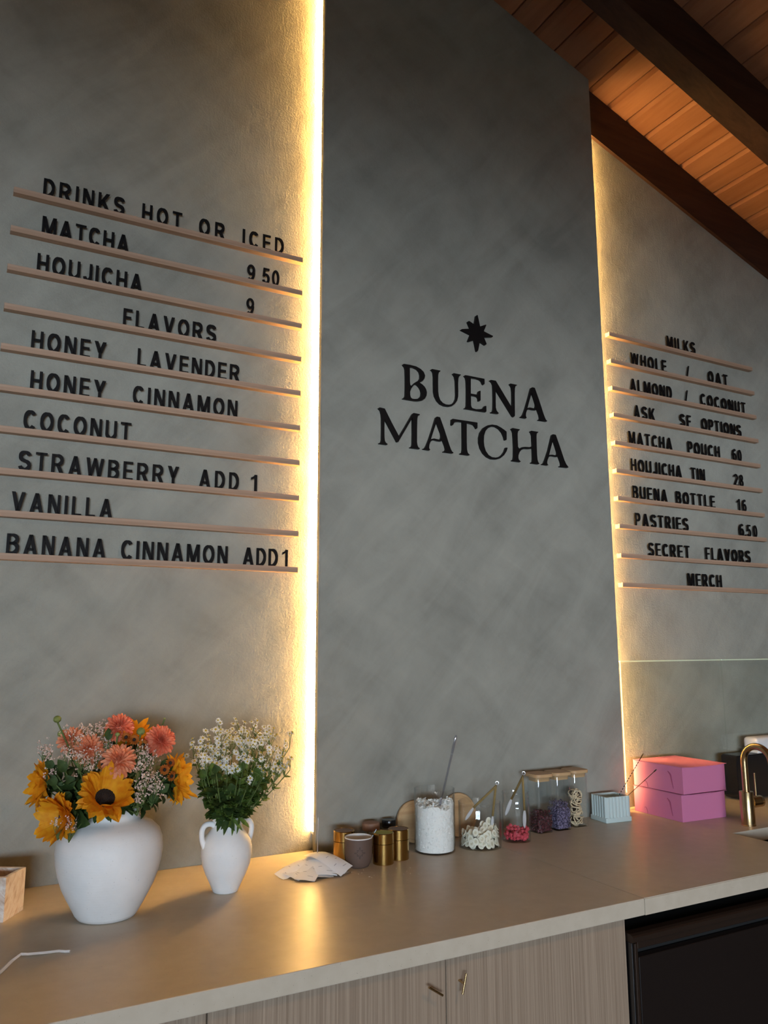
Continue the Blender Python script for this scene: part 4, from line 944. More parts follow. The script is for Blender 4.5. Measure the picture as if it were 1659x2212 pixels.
for k, (dx, dy, L) in enumerate(((-.30, -.95, .052), (.05, -1, .046), (-.62, -.75, .04), (.42, -.8, .042))):
    # leaves hanging down over the front of the rim
    d = Vector((dx, dy, 0)).normalized(); p = SVC + d*.038 + Vector((0, 0, SRIM+.004)); rnd = random.Random(k)
    root, b_ = flower_root('leafy_stem', 'green lobed leafy stem under the daisies in the two-handled vase', 'foliage', [SVC + d*.02 + Vector((0, 0, ZC+.02))], 'leafy stems in the two-handled vase')
    bm = NEW(); tube(bm, [SVC + d*.012 + Vector((0, 0, ZC+.02)), SVC + d*.024 + Vector((0, 0, SRIM-.03)), SVC + d*.026 + Vector((0, 0, SRIM+.008)), p], .0012, 6); put('stem', bm, 'stem_green', root, b_)
    bm = NEW()
    for s in (-.75, -.2, .45): leaf(bm, p, Quaternion(d, s + rnd.uniform(-.2, .2)) @ (Vector((0, 0, -1)) + d*rnd.uniform(.2, .7)), d, L*(1-.45*abs(s))*rnd.uniform(.7, 1.05), rnd.uniform(.004, .0065), .3, rnd.uniform(-.1, .2))
    put('leaves', bm, 'leaf_mid' if k % 2 else 'leaf_dark', root, b_)
# ------------------------------------------------------------------ receipts on a spike
SP = Vector((.8745, -.198, ZC))
root = thing('receipt_spike', 'thin metal receipt spike standing up through the pile of receipts', 'spike', SP)
bm = NEW(); lathe(bm, [(0, 0), (.030, 0), (.031, .0012), (.030, .0026), (.004, .0032), (0, .0032)], n=32); obj('base', bm, MAT['dark_steel'], root, True)
bm = NEW(); tube(bm, [(0, 0, .003), (.0005, 0, .06), (.001, 0, .124)], .0012, 10); tube(bm, [(.001, 0, .124), (.0011, 0, .130)], [.0012, .0001], 10); obj('spike', bm, MAT['steel'], root, True)
rd = random.Random(9)
slips = [(-1.0, .085, .0405, .058, 'top receipt slip on the spike, lying toward the counter front'), (-.1, .070, .0395, .040, 'short receipt slip lying right of the spike top')]
for k in range(17):
    th = [-2.6, -.55, -1.75, -2.95, .25, -1.3, -2.2, -.9, 2.5, .7, -2.75, -.3, -1.6, -1.1, -2.4, -.65, 1.9][k]
    slips.append((th,  rd.uniform(.065, .088) if math.cos(th) > .2 else rd.uniform(.075, .118), .0365 - .0017*k, rd.uniform(.042, .062), 'white receipt slip in the speared pile on the worktop'))
def slip(th, L, z0, W, lab):
    r = thing('receipt', lab, 'receipt', (SP.x, SP.y, ZC+z0), th, 'receipts on the spike' if 'pile' in lab else None)
    bm = NEW(); n = 12; rows = []; s0 = -.022; cv = rd.uniform(-.4, .4)
    zend = -(z0 - .0020)*rd.uniform(.72, 1.0); pw = rd.uniform(1.2, 2.2); tw = rd.uniform(-.12, .12)
    Z = lambda s: .0 - .05*abs(min(s, 0)) if s < 0 else zend*((s/L)**pw)
    for i in range(n+1):
        s = s0 + (L-s0)*i/n; zz = Z(s); bow = .004*math.sin(PI*i/n)
        rows.append([bm.verts.new((s, cv*s*.4 + W/2*u, max(.0012-z0, zz + bow*(1-u*u) - abs(u)*.0015 + tw*u*W*s/L))) for u in (-1, -.5, 0, .5, 1)])
    for a, b in zip(rows, rows[1:]):
        for i in range(4): bm.faces.new((a[i], a[i+1], b[i+1], b[i]))
    o = obj('slip', bm, MAT['paper_white'], r, True)
    bm = NEW()
    for s, u0, u1 in ((.36, -.35, .05), (.54, .25, .55), (.68, -.55, -.2), (.84, .1, .65)):
        s = s*L; i = int((s-s0)/(L-s0)*n)
        def P(s, u):
            t = (s-s0)/(L-s0); return (s, cv*s*.4 + W/2*u, max(.0012-z0, Z(s) + .004*math.sin(PI*t)*(1-u*u) - abs(u)*.0015 + tw*u*W*s/L) + .0004)
        q = [bm.verts.new(P(*w)) for w in ((s, u0), (s, u1), (s+.0013, u1), (s+.0013, u0))]
        bm.faces.new(q)
    obj('printing', bm, MAT['ink_grey'], r)
for a in slips[::-1]: slip(*a)

# ------------------------------------------------------------------ canisters, cup
def canister(x, y, top, label, lab_top, rz=0):
    root = thing('canister', label, 'canister', (x, y, ZC), rz)
    R = .0283
    bm = NEW(); lathe(bm, [(0, 0), (R-.0012, 0), (R-.0002, .0012), (R-.0002, .051), (0, .051)], n=64); obj('tin_body', bm, MAT['brass'], root, True)
    bm = NEW(); lathe(bm, [(R-.0006, .0518), (R+.0003, .0524), (R+.0003, .0765), (R-.001, .078), (R-.0022, .078), (R-.0026, .0772), (R-.0026, .0765), (0, .0765)], n=64)
    lid = obj('lid', bm, MAT['brass'], root, True)
    bm = NEW(); lathe(bm, [(R-.0028, .0766), (R-.0028, .0772), (0, .0772)], n=48)
    o = obj('lid_top', bm, MAT[top], lid, True); o['label'] = lab_top
canister(.9742, -.1473, 'tin_brown', 'shiny brass canister with a brown lid top, behind the clay cup', 'brown lid top')
canister(1.055, -.221, 'matcha_green', 'brass canister with a green lid top right of the clay cup', 'green lid top')
canister(1.1134, -.2009, 'tin_brown', 'brass canister with a brown lid top beside the tall coconut jar', 'brown lid top')
root = thing('cup', 'brown clay cup with a white glazed rim and an engraved star', 'cup', (.9845, -.2144, ZC))
bm = NEW(); lathe(bm, [(0, 0), (.0235, 0), (.0268, .0015), (.0305, .008), (.0340, .018), (.0358, .030), (.0363, .048), (.0365, .0712)], n=64)
obj('cup_body', bm, MAT['brown_clay'], root, 'full')
bm = NEW(); lathe(bm, [(.0365, .0712), (.0364, .0728), (.0354, .0738), (.0342, .0732), (.0338, .07), (.0335, .045), (.031, .02), (.024, .008), (0, .006)], n=64)
obj('glazed_rim', bm, MAT['white_rim'], root, 'full')['label'] = 'white glaze on the rim and inside'
bm = NEW(); pts = []
a0 = math.atan2(-2.173+.2144, 0-.9845) + .10
for i in range(16):
    r = (.0150 if i % 4 == 0 else (.0105 if i % 2 == 0 else .0060)); th = 2*PI*i/16 + PI/2
    pts.append((r*math.cos(th), .040 + r*math.sin(th)))
cp = []
for (ux, uz), (vx, vz) in zip(pts, pts[1:] + pts[:1]):
    for k in range(4):
        s_, z_ = ux+(vx-ux)*k/4, uz+(vz-uz)*k/4
        R = .0358 + (.0363-.0358)*min(1, max(0, (z_-.03)/.018)); cp.append(((R)*math.cos(a0+s_/R), (R)*math.sin(a0+s_/R), z_))
tube(bm, cp + cp[:1], .00045, 5, False); obj('engraved_star', bm, MAT['clay_groove'], root)
root = thing('stirrer', 'thin black stick leaning out of the brown clay cup', 'stirrer', (.990, -.205, ZC+.011))
bm = NEW(); tube(bm, [(0, 0, 0), (.046, -.012, .075)], .0017, 8); obj('stick', bm, MAT['black_plastic'], root, True)

# things behind the canisters
root = thing('tamper', 'round brown wooden knob on a thin stem behind the brass canisters', 'tamper', (1.081, -.100, ZC))
bm = NEW(); lathe(bm, [(0, .057), (.022, .057), (.0242, .0585), (.0246, .062), (.0246, .074), (.0238, .0775), (.020, .079), (0, .0793)], n=48); obj('knob_head', bm, MAT['walnut_lid'], root, True)
bm = NEW(); tube(bm, [(-.008, .004, .010), (-.008, .004, .060)], .0022, 10); obj('stem', bm, MAT['brass_tong'], root, True)
bm = NEW(); lathe(bm, [(0, 0), (.021, 0), (.022, .001), (.022, .009), (.021, .010), (0, .010)], n=40); obj('base', bm, MAT['brass_tong'], root, True)
root = thing('spice_jar', 'small jar with a black screw cap behind the brass canisters', 'jar', (1.143, -.092, ZC))
bm = NEW(); lathe(bm, [(0, 0), (.018, 0), (.0188, .001), (.0188, .052), (.017, .057), (.017, .064), (.0155, .064), (.0155, .056), (.0173, .051), (.0173, .003), (0, .003)], n=40); obj('jar_glass', bm, MAT['clear_glass'], root, True)
bm = NEW(); lathe(bm, [(.0198, .058), (.0205, .059), (.0205, .0765), (.0195, .0785), (.0175, .079), (.016, .0785), (0, .078)], n=48)
obj('cap', bm, MAT['black_plastic'], root, True)
bm = NEW(); lathe(bm, [(0, .0032), (.0168, .0032), (.017, .03), (0, .031)], n=32); obj('spice_filling', bm, MAT['tin_brown'], root, True)['kind'] = 'stuff'
def leaning_lid(cx, r, label, rz):
    th = .011; tilt = math.asin(min(.9, .020/(2*r)))
    root = thing('wooden_jar_lid', label, 'jar lid', (cx, -.0745, ZC))
    M_ = Matrix.Rotation(rz, 4, 'Y')
    def tr(bm):
        bmesh.ops.transform(bm, matrix=Matrix.Rotation(-tilt, 4, 'X') @ Matrix.Translation((0, 0, r)) @ M_ @ Matrix.Rotation(PI/2, 4, 'X'), verts=bm.verts)
    bm = NEW(); lathe(bm, [(0, 0), (r-.001, 0), (r, .001), (r, th-.002), (r-.002, th), (r-.008, th), (r-.0085, th-.0008), (r-.009, th), (0, th)], n=72); tr(bm); obj('disc', bm, MAT['bamboo'], root, True)
    bm = NEW(); lathe(bm, [(0, -.006), (r-.010, -.006), (r-.009, -.005), (r-.009, .0), (0, .0)], n=48); tr(bm); obj('plug', bm, MAT['bamboo'], root, True)
leaning_lid(1.241, .0585, 'round wooden jar lid leaning on the wall left behind the coconut jar', .5)
leaning_lid(1.397, .0625, 'round wooden jar lid leaning on the wall behind the banana chip jar', -.6)

# ------------------------------------------------------------------ glass jars with contents
def glass_cyl(root, R, h, w=.0022, base=.004):
    bm = NEW()
    lathe(bm, [(0, 0), (R-.003, 0), (R-.0008, .0008), (R, .003), (R, h-.001), (R-w*.5, h), (R-w, h-.001), (R-w, base+.003), (R-w-.002, base), (0, base)], n=80)
    return obj('jar_glass', bm, MAT['clear_glass'], root, True)
root = thing('glass_jar', 'tallest open glass cylinder, filled with white coconut flakes', 'jar', (1.2434, -.1776, ZC)); glass_cyl(root, .0578, .169)
rd = random.Random(3)
bm = NEW(); n = 48; Rj = .0535
def ctop(x, y): return .121 + .006*math.sin(x*90+1)*math.cos(y*70) + .016*math.exp(-((x-.032)**2+(y+.018)**2)/.0004) + .010*math.exp(-((x+.02)**2+(y-.02)**2)/.0005)
rings = []
for k in range(12):
    rings.append([bm.verts.new(((Rj+rd.uniform(-.0008, .0006))*math.cos(2*PI*i/n), (Rj+rd.uniform(-.0008, .0006))*math.sin(2*PI*i/n), .0048 + (ctop(Rj*math.cos(2*PI*i/n), Rj*math.sin(2*PI*i/n))-.006)*k/11)) for i in range(n)])
for k in range(6):
    r = Rj*(1 - k/6.0)*.98
    rings.append([bm.verts.new((r*math.cos(2*PI*i/n), r*math.sin(2*PI*i/n), ctop(r*math.cos(2*PI*i/n), r*math.sin(2*PI*i/n)))) for i in range(n)])
for a, b in zip(rings, rings[1:]):
    for i in range(n): bm.faces.new((a[i], a[(i+1) % n], b[(i+1) % n], b[i]))
bm.faces.new(rings[-1]); bm.faces.new(rings[0][::-1])
def flake(bm, p, nrm, L, W):
    n_, a, c = basis(nrm); a = (Quaternion(n_, rd.uniform(0, 6.28)) @ a); c = n_.cross(a); rows = []
    for i in range(4):
        t = i/3-.5; q = Vector(p) + a*L*t + n_*(.10*L*(1-4*t*t))
        rows.append((bm.verts.new(q - c*W*rd.uniform(.6, 1)), bm.verts.new(q + c*W*rd.uniform(.6, 1))))
    for r1, r2_ in zip(rows, rows[1:]): bm.faces.new((r1[0], r1[1], r2_[1], r2_[0]))
for k in range(1500):
    th = rd.uniform(0, 2*PI); z = .006 + (ctop(Rj*math.cos(th), Rj*math.sin(th))-.006)*rd.random()
    flake(bm, (Rj*math.cos(th)*.997, Rj*math.sin(th)*.997, z), (math.cos(th) + rd.uniform(-.5, .5), math.sin(th) + rd.uniform(-.5, .5), rd.uniform(-.6, .8)), rd.uniform(.004, .009), rd.uniform(.0010, .0026))
for k in range(420):
    r = Rj*math.sqrt(rd.random())*.95; th = rd.uniform(0, 2*PI); x, y = r*math.cos(th), r*math.sin(th)
    flake(bm, (x, y, ctop(x, y) + rd.uniform(-.001, .006)), (rd.uniform(-1, 1), rd.uniform(-1, 1), rd.uniform(.1, 1)), rd.uniform(.007, .014), rd.uniform(.0016, .0034))
o = obj('coconut_flakes', bm, MAT['coconut'], None, False); o.location = (1.2434, -.1776, ZC)
tag(o, 'white coconut flakes filling the tallest glass cylinder', 'coconut flakes', None, 'stuff')
root = thing('acrylic_spoon', 'long clear acrylic spoon standing in the coconut flakes', 'spoon', (1.236, -.2055, 1.02))
bm = NEW(); p0, p1 = Vector((0, 0, 0)), Vector((1.315, -.187, 1.231)) - Vector((1.236, -.2055, 1.02)); 
tube(bm, [p0, p0.lerp(p1, .755)], [.0034, .0036], 14); obj('shaft', bm, MAT['clear_acrylic'], root, True)
bm = NEW(); tube(bm, [p0.lerp(p1, .76), p0.lerp(p1, .80), p0.lerp(p1, .97), p0.lerp(p1, 1.0)], [.0036, .0046, .0046, .002], 14); obj('grip', bm, MAT['clear_acrylic'], root, True)
bm = NEW(); ico(bm, (-.004, -.001, -.012), .012, 3, (.8, .55, 1.25)); obj('bowl', bm, MAT['clear_acrylic'], root, True)

JB = (1.3832, -.1985)
root = thing('glass_jar', 'wide open glass cylinder holding pale banana chips', 'jar', (*JB, ZC)); glass_cyl(root, .0615, .1235)
def chip_parts():
    bm = NEW(); R = .0098
    lathe(bm, [(0, -.0012), (R*.8, -.0013), (R, -.0006), (R*1.0, .0010), (R*.82, .0016), (R*.45, .0010), (0, .0008)], n=18)
    for f in bm.faces:
        if f.calc_center_median().to_2d().length < R*.46: f.material_index = 1
    for v in bm.verts: v.co.z += .0016*(v.co.x/R)**2*1.5; v.co.x *= 1.08; v.co.y *= .92
    return bm
chip0 = None; rd = random.Random(17); placed = []
def place(r_max, z0, topf, n, dmin, cx, cy, tries=400, edge=0.0):
    out = []
    for k in range(n):
        best = None
        for _ in range(tries):
            r = r_max*math.sqrt(rd.random()); 
            if rd.random() < edge: r = r_max*rd.uniform(.86, 1)
            th = rd.uniform(0, 2*PI); x, y = r*math.cos(th), r*math.sin(th); z = rd.uniform(z0, topf(x, y))
            if all((x-a)**2+(y-b)**2+((z-c)*1.25)**2 > dmin*dmin for a, b, c in out): best = (x, y, z); break
        if best: out.append(best)
    return out
def btop(x, y): return .038 + .034*math.exp(-((x-.022)**2+(y+.012)**2)/.0007) + .012*math.exp(-((x+.04)**2+(y+.02)**2)/.0006)
for x, y, z in place(.050, .0085, btop, 150, .0092, 0, 0, edge=.5):
    if chip0 is None:
        o = chip0 = obj('banana_chip', chip_parts(), [MAT['banana_chip'], MAT['banana_core']], None, True)
    else:
        o = chip0.copy(); COL.objects.link(o)
    tag(o, 'round pale banana chip in the wide glass cylinder', 'banana chip', 'banana chips in the wide jar')
    o.location = (JB[0]+x, JB[1]+y, ZC+z)
    rr = math.hypot(x, y)
    if rr > .036:      # against the glass: many chips stand on edge facing out
        nrm = Vector((x/rr + rd.uniform(-.3, .3), y/rr + rd.uniform(-.3, .3), rd.uniform(0, .6)))
    else: nrm = Vector((rd.uniform(-.8, .1), rd.uniform(-1, -.2), rd.uniform(.1, .8)))
    o.rotation_euler = nrm.to_track_quat('Z', 'X').to_euler(); s = rd.uniform(.85, 1.15); o.scale = (s, s, s)
def tongs(pivot, loop, arms, label):
    pv = Vector(pivot); root = thing('tongs', label, 'tongs', pv)
    lp = Vector(loop)-pv
    bm = NEW(); n, a, c = basis((-.45, -.85, .1)); ctr = lp
    tube(bm, [ctr + (a*math.cos(t) + c*math.sin(t))*.0046 for t in [2*PI*i/20 for i in range(21)]], .0009, 6, False); obj('hanging_ring', bm, MAT['steel'], root, True)
    bm = NEW(); tube(bm, [lp*.55, Vector((0, 0, 0)), Vector((0, 0, -.002))], .0026, 10); obj('pivot', bm, MAT['brass_tong'], root, True)
    for kneepts, tip in arms:
        k = Vector(kneepts)-pv; t = Vector(tip)-pv
        bm = NEW(); side = Vector((.45, .85, 0)).cross(k).normalized(); 
        P = [k*(i/8) for i in range(9)]
        for s_ in (-1, 1): tube(bm, [p + side*.0022*s_ for p in P], .0013, 8)
        tube(bm, P, .0016, 8)
        arm = obj('arm', bm, MAT['brass_tong'], root, True)
        bm = NEW(); d = (t-k); L = d.length; d = d.normalized(); yv = (Vector((.45, .88, 0)) - d*d.dot(Vector((.45, .88, 0)))).normalized(); q = Matrix((yv.cross(d), yv, d)).transposed()
        ico(bm, k + d*L*.5, L*.56, 3, (.21, .08, 1), q); o = obj('silicone_tip', bm, MAT['shaded_silicone'], arm, 'full')
tongs((1.423, -.226, 1.085), (1.4265, -.228, 1.0945), (((1.368, -.190, 1.025), (1.350, -.176, .992)), ((1.413, -.221, 1.003), (1.411, -.219, .962))), 'brass tongs resting open in the banana chip jar')
JC = (1.5176, -.1935)
root = thing('glass_jar', 'threaded glass jar holding red raspberry pieces', 'jar', (*JC, ZC))
bm = NEW(); lathe(bm, [(0, 0), (.039, 0), (.0415, .001), (.0423, .004), (.0423, .096), (.0415, .102), (.0395, .108), (.0392, .113), (.0405, .1145), (.0405, .1165), (.0393, .118), (.0393, .122), (.0405, .1235), (.0405, .1255), (.0393, .127), (.0393, .134), (.0400, .1365), (.0393, .139), (.0378, .139), (.037, .136), (.037, .108), (.0395, .100), (.0400, .095), (.0400, .007), (.037, .0045), (0, .0045)], n=72)
obj('jar_glass', bm, MAT['clear_glass'], root, True)
rasp0 = None
def rtop(x, y): return .028 + .008*math.sin(x*80+y*50)
for x, y, z in place(.0335, .0105, rtop, 70, .0098, 0, 0, edge=.5):
    if rasp0 is None:
        bm = NEW(); r3 = random.Random(4)
        for k in range(44):
            d = Vector((r3.uniform(-1, 1), r3.uniform(-1, 1), r3.uniform(-1, 1))).normalized(); ico(bm, d*.0048, .0017, 1)
        ico(bm, (0, 0, 0), .0052, 2); o = rasp0 = obj('raspberry_piece', bm, MAT['raspberry'], None, 'full')
    else: o = rasp0.copy(); COL.objects.link(o)
    tag(o, 'dried red raspberry piece in the threaded glass jar', 'raspberry', 'raspberry pieces in the threaded jar')
    o.location = (JC[0]+x, JC[1]+y, ZC+z); o.rotation_euler = (rd.uniform(0, 6), rd.uniform(0, 6), rd.uniform(0, 6)); s = rd.uniform(.75, 1.2); o.scale = (s, s*rd.uniform(.7, 1), s)
tongs((1.5365, -.2065, 1.100), (1.539, -.209, 1.111), (((1.508, -.186, 1.035), (1.493, -.177, .992)), ((1.538, -.209, 1.005), (1.537, -.208, .958))), 'brass tongs standing in the raspberry jar')

def rsq(hw, r, n=6):
    out = []
    for cx, cy, a0 in ((hw-r, hw-r, 0), (-hw+r, hw-r, 90), (-hw+r, -hw+r, 180), (hw-r, -hw+r, 270)):
        for i in range(n+1):
            a = math.radians(a0 + 90*i/n); out.append((cx + r*math.cos(a), cy + r*math.sin(a)))
    return out
def loft(bm, secs, cap=True):
    R = [[bm.verts.new((x, y, z)) for x, y in rsq(hw, r)] for hw, r, z in secs]
    n = len(R[0])
    for a, b in zip(R, R[1:]):
        for i in range(n): bm.faces.new((a[i], a[(i+1) % n], b[(i+1) % n], b[i]))
    if cap: bm.faces.new(R[0][::-1]); bm.faces.new(R[-1])
def square_jar(x, y, label, rz=-.04, h=.163):
    root = thing('square_jar', label, 'jar', (x, y, ZC), rz); H = .0295
    bm = NEW(); loft(bm, [(H-.004, .008, 0), (H-.001, .010, .001), (H, .011, .004), (H, .011, h-.008), (H-.001, .011, h-.002), (H-.0015, .0105, h), (H-.003, .0095, h-.001), (H-.0022, .0095, h-.008), (H-.0022, .0095, .007), (H-.005, .007, .0045)])
    obj('jar_glass', bm, MAT['clear_glass'], root, True)
    bm = NEW(); loft(bm, [(H-.0045, .010, h-.012), (H-.0035, .011, h-.010), (H-.0035, .011, h+.0005), (H+.0045, .017, h+.0010), (H+.0055, .018, h+.0022), (H+.0055, .018, h+.0095), (H+.0045, .017, h+.0108)])
    obj('wooden_lid', bm, MAT['bamboo'], root, True)
    return root
def fill(x, y, rz, mat, top, name, label, cat, bits, size, shape, seed, kind='stuff'):
    r3 = random.Random(seed); bm = NEW(); H = .0255
    secs = [(H-.003, .009, .0048), (H-.003, .009, top*.72), (H*.75, .009, top*.86), (H*.3, .006, top*.92)]; loft(bm, secs)
    for k in range(bits):
        if r3.random() < .72:
            s = r3.choice((0, 1, 2, 3)); u = r3.uniform(-1, 1)*H; w = H + r3.uniform(-.001, .0008)
            px, py = ((u, -w), (w, u), (u, w), (-w, u))[s]; pz = r3.uniform(.006, top*.86)
        else: px, py, pz = r3.uniform(-H, H)*.9, r3.uniform(-H, H)*.9, top*r3.uniform(.74, 1.12)
        q = Quaternion((r3.uniform(-1, 1), r3.uniform(-1, 1), r3.uniform(-1, 1)), r3.uniform(0, 3)).to_matrix()
        ico(bm, (max(-H+.0022, min(H-.0022, px)), max(-H+.0022, min(H-.0022, py)), pz), size*r3.uniform(.7, 1.2), 1, shape, q)
    o = obj(name, bm, MAT[mat], None, False); o.location = (x, y, ZC); o.rotation_euler = (0, 0, rz)
    tag(o, label, cat, None, kind)
Q1, Q2, Q3 = (1.6535, -.139), (1.7285, -.139), (1.8085, -.128)
square_jar(*Q1, 'square glass jar with a wooden lid, holding dark red dried petals')
fill(*Q1, -.04, 'hibiscus', .058, 'dried_hibiscus', 'dark red dried petals in the leftmost square jar', 'dried petals', 330, .0054, (1, .75, .35), 71)
square_jar(*Q2, 'square glass jar with a wooden lid, holding purple lavender buds')
fill(*Q2, -.04, 'lavender_bud', .076, 'lavender_buds', 'purple grey lavender buds in the middle square jar', 'lavender', 800, .0030, (.5, .5, 1.3), 72)
square_jar(*Q3, 'square glass jar with a wooden lid, holding dried citrus slices', -.02)
rd = random.Random(8); cit0 = None
for k in range(44):
    if cit0 is None:
        root = thing('citrus_slice', None, None, (0, 0, 0)); R = .0175
        bm = NEW(); lathe(bm, [(0, -.0011), (R*.80, -.0011), (R*.80, .0011), (0, .0011)], n=22)
        for v in bm.verts: v.co.z += .004*math.sin(v.co.x/R*2.2)*(v.co.y/R)
        obj('flesh', bm, MAT['citrus_dark'], root, True)
        bm = NEW(); lathe(bm, [(R*.80, -.0013), (R*.93, -.0015), (R, -.0005), (R, .0005), (R*.93, .0015), (R*.80, .0013)], n=22, closed=True)
        for v in bm.verts: v.co.z += .004*math.sin(v.co.x/R*2.2)*(v.co.y/R)
        obj('rind', bm, MAT['citrus_rim'], root, True)['label'] = 'pale dried rind'; o = cit0 = root
    else: o = copy_thing(cit0)
    tag(o, 'dark dried citrus slice with a pale rind in the rightmost square jar', 'citrus slice', 'citrus slices in the square jar')
    z = .010 + .094*k/43
    o.location = (Q3[0] + rd.uniform(-.0065, .0065), Q3[1] + rd.uniform(-.0065, .0065), ZC + z)
    o.rotation_euler = (rd.uniform(-.6, .6) + (rd.choice((0, .5, 1.25))), rd.uniform(-.45, .45), rd.uniform(0, 6.28))

# ------------------------------------------------------------------ mint pot with stirrers
PX, PY, PRZ = 1.9615, -.1235, -.10
root = thing('ribbed_pot', 'pale mint ribbed rectangular pot holding two stirrers', 'pot', (PX, PY, ZC), PRZ)
hx, hy = .0465, .0375
out = []
def scallop(p0, p1, n):
    p0, p1 = Vector((*p0, 0)), Vector((*p1, 0)); d = (p1-p0)/n; o_ = Vector((d.y, -d.x, 0)).normalized()
    for i in range(n):
        for k in range(7):
            a = PI*k/7; c = p0 + d*(i + .5 - .5*math.cos(a)); out.append(tuple((c + o_*(.0042*math.sin(a)**.8))[:2]))
scallop((-hx, -hy), (hx, -hy), 7); scallop((hx, -hy), (hx, hy), 6); scallop((hx, hy), (-hx, hy), 7); scallop((-hx, hy), (-hx, -hy), 6)
me = curve_shape('ribbed_wall', [out, [(-hx+.005, -hy+.005), (hx-.005, -hy+.005), (hx-.005, hy-.005), (-hx+.005, hy-.005)]], .066)
me.transform(Matrix.Translation((0, 0, .080)) @ Matrix(((1, 0, 0, 0), (0, 0, 1, 0), (0, -1, 0, 0), (0, 0, 0, 1))))
me.materials.append(MAT['mint_glaze']); o = bpy.data.objects.new('ribbed_wall', me); link(o, root)
bm = NEW(); box(bm, (-hx-.0045, -hy-.0045, 0), (hx+.0045, hy+.0045, .0165), .003, 3); obj('plinth', bm, MAT['mint_glaze'], root, True)
root = thing('stirrer', 'black and white twisted stirrer leaning out of the mint pot', 'stirrer', (1.9605, -.1115, .9375))
A, B = Vector((0, 0, 0)), Vector((2.046, -.193, 1.127)) - Vector((1.9605, -.1115, .9375))
bm = NEW(); tube(bm, [A, B], .0011, 8); obj('rod', bm, MAT['black_plastic'], root, True)
bm = NEW()
for k in range(17): ico(bm, A.lerp(B, .18 + .72*k/16), .0018, 2, (1, 1, .8))
obj('twisted_beads', bm, MAT['white_rim'], root, True)
bm = NEW(); d = (B-A).normalized(); ico(bm, B, .0036, 3, (1, .6, 2.4), d.to_track_quat('Z', 'Y').to_matrix()); obj('spoon_tip', bm, MAT['brass_tong'], root, True)
root = thing('stirrer', 'plain thin dark stirrer leaning furthest right out of the mint pot', 'stirrer', (1.9640, -.1155, .9425))
A, B = Vector((0, 0, 0)), Vector((2.073, -.219, 1.080)) - Vector((1.964, -.1155, .9425))
bm = NEW(); tube(bm, [A, B], .0010, 8); obj('rod', bm, MAT['bronze_black'], root, True)
bm = NEW(); d = (B-A).normalized(); ico(bm, B, .0026, 3, (1, .8, 2.8), d.to_track_quat('Z', 'Y').to_matrix()); obj('spoon_tip', bm, MAT['bronze_black'], root, True)
bm = NEW(); ico(bm, A.lerp(B, .58), .0022, 2); obj('bead', bm, MAT['steel'], root, True)

# ------------------------------------------------------------------ pink bakery boxes
def bakery(x, y, z, rz, label, W=.197, D=.217, H=.0835):
    root = thing('bakery_box', label, 'box', (x, y, z), rz)
    bm = NEW(); box(bm, (0, 0, 0), (W, D, H), .0012, 2); obj('tray', bm, MAT['pink_card'], root)
    bm = NEW(); n = 10; rows = []
    for i in range(n+1):
        v = -.002 + (D+.003)*i/n
        rows.append([(u, v, H + .0022 + .0016*math.sin(PI*min(1, max(0, v/D)))*math.sin(PI*min(1, max(0, u/W))) - (.0045*math.sin(PI*min(1, max(0, u/W)))*math.exp(-max(0, v)/.02))) for u in [-.0015 + (W+.0095)*j/12 for j in range(13)]])
    T_ = [[bm.verts.new(p) for p in r] for r in rows]; B_ = [[bm.verts.new((p[0], p[1], p[2]-.0012)) for p in r] for r in rows]
    for i in range(n):
        for j in range(12):
            bm.faces.new((T_[i][j], T_[i][j+1], T_[i+1][j+1], T_[i+1][j])); bm.faces.new((B_[i][j], B_[i+1][j], B_[i+1][j+1], B_[i][j+1]))
    for i in range(n):
        bm.faces.new((T_[i][0], T_[i+1][0], B_[i+1][0], B_[i][0])); bm.faces.new((T_[i][12], B_[i][12], B_[i+1][12], T_[i+1][12]))
    for j in range(12):
        bm.faces.new((T_[0][j], B_[0][j], B_[0][j+1], T_[0][j+1])); bm.faces.new((T_[n][j], T_[n][j+1], B_[n][j+1], B_[n][j]))
    obj('lid', bm, MAT['pink_card'], root, True)
    bm = NEW(); prism(bm, [(-.001, .0008), (.165, .0008), (.168, .02), (.171, .05), (.168, .070), (.160, H+.0005), (-.001, H+.0005)], -.0018, -.0004, 'x')
    obj('side_flap', bm, MAT['pink_card'], root)
    bm = NEW(); prism(bm, [(.062, .066), (.060, .068), (.050, .062), (.046, .056), (.039, .012), (.042, .016), (.052, .055), (.056, .060)], -.0024, -.0017, 'x')
    arcp = [(.163 + .010*math.cos(a), .002 + .020*math.sin(a)) for a in [PI*.35 + PI*.65*i/8 for i in range(9)]]
    arci = [(.163 + .0088*math.cos(a), .002 + .0188*math.sin(a)) for a in [PI*.35 + PI*.65*i/8 for i in range(9)]]
    obj('tuck_slot', bm, MAT['pink_card_slot'], root)
    bm = NEW(); prism(bm, arcp + arci[::-1], -.0024, -.0017, 'x'); obj('tab_cut', bm, MAT['pink_card_slot'], root)
bakery(2.1345, -.267, ZC, -.045, 'lower pink card bakery box on the worktop')
bakery(2.1375, -.2745, ZC+.0872, -.020, 'upper pink card bakery box with its lid slightly open', .199, .219, .0835)

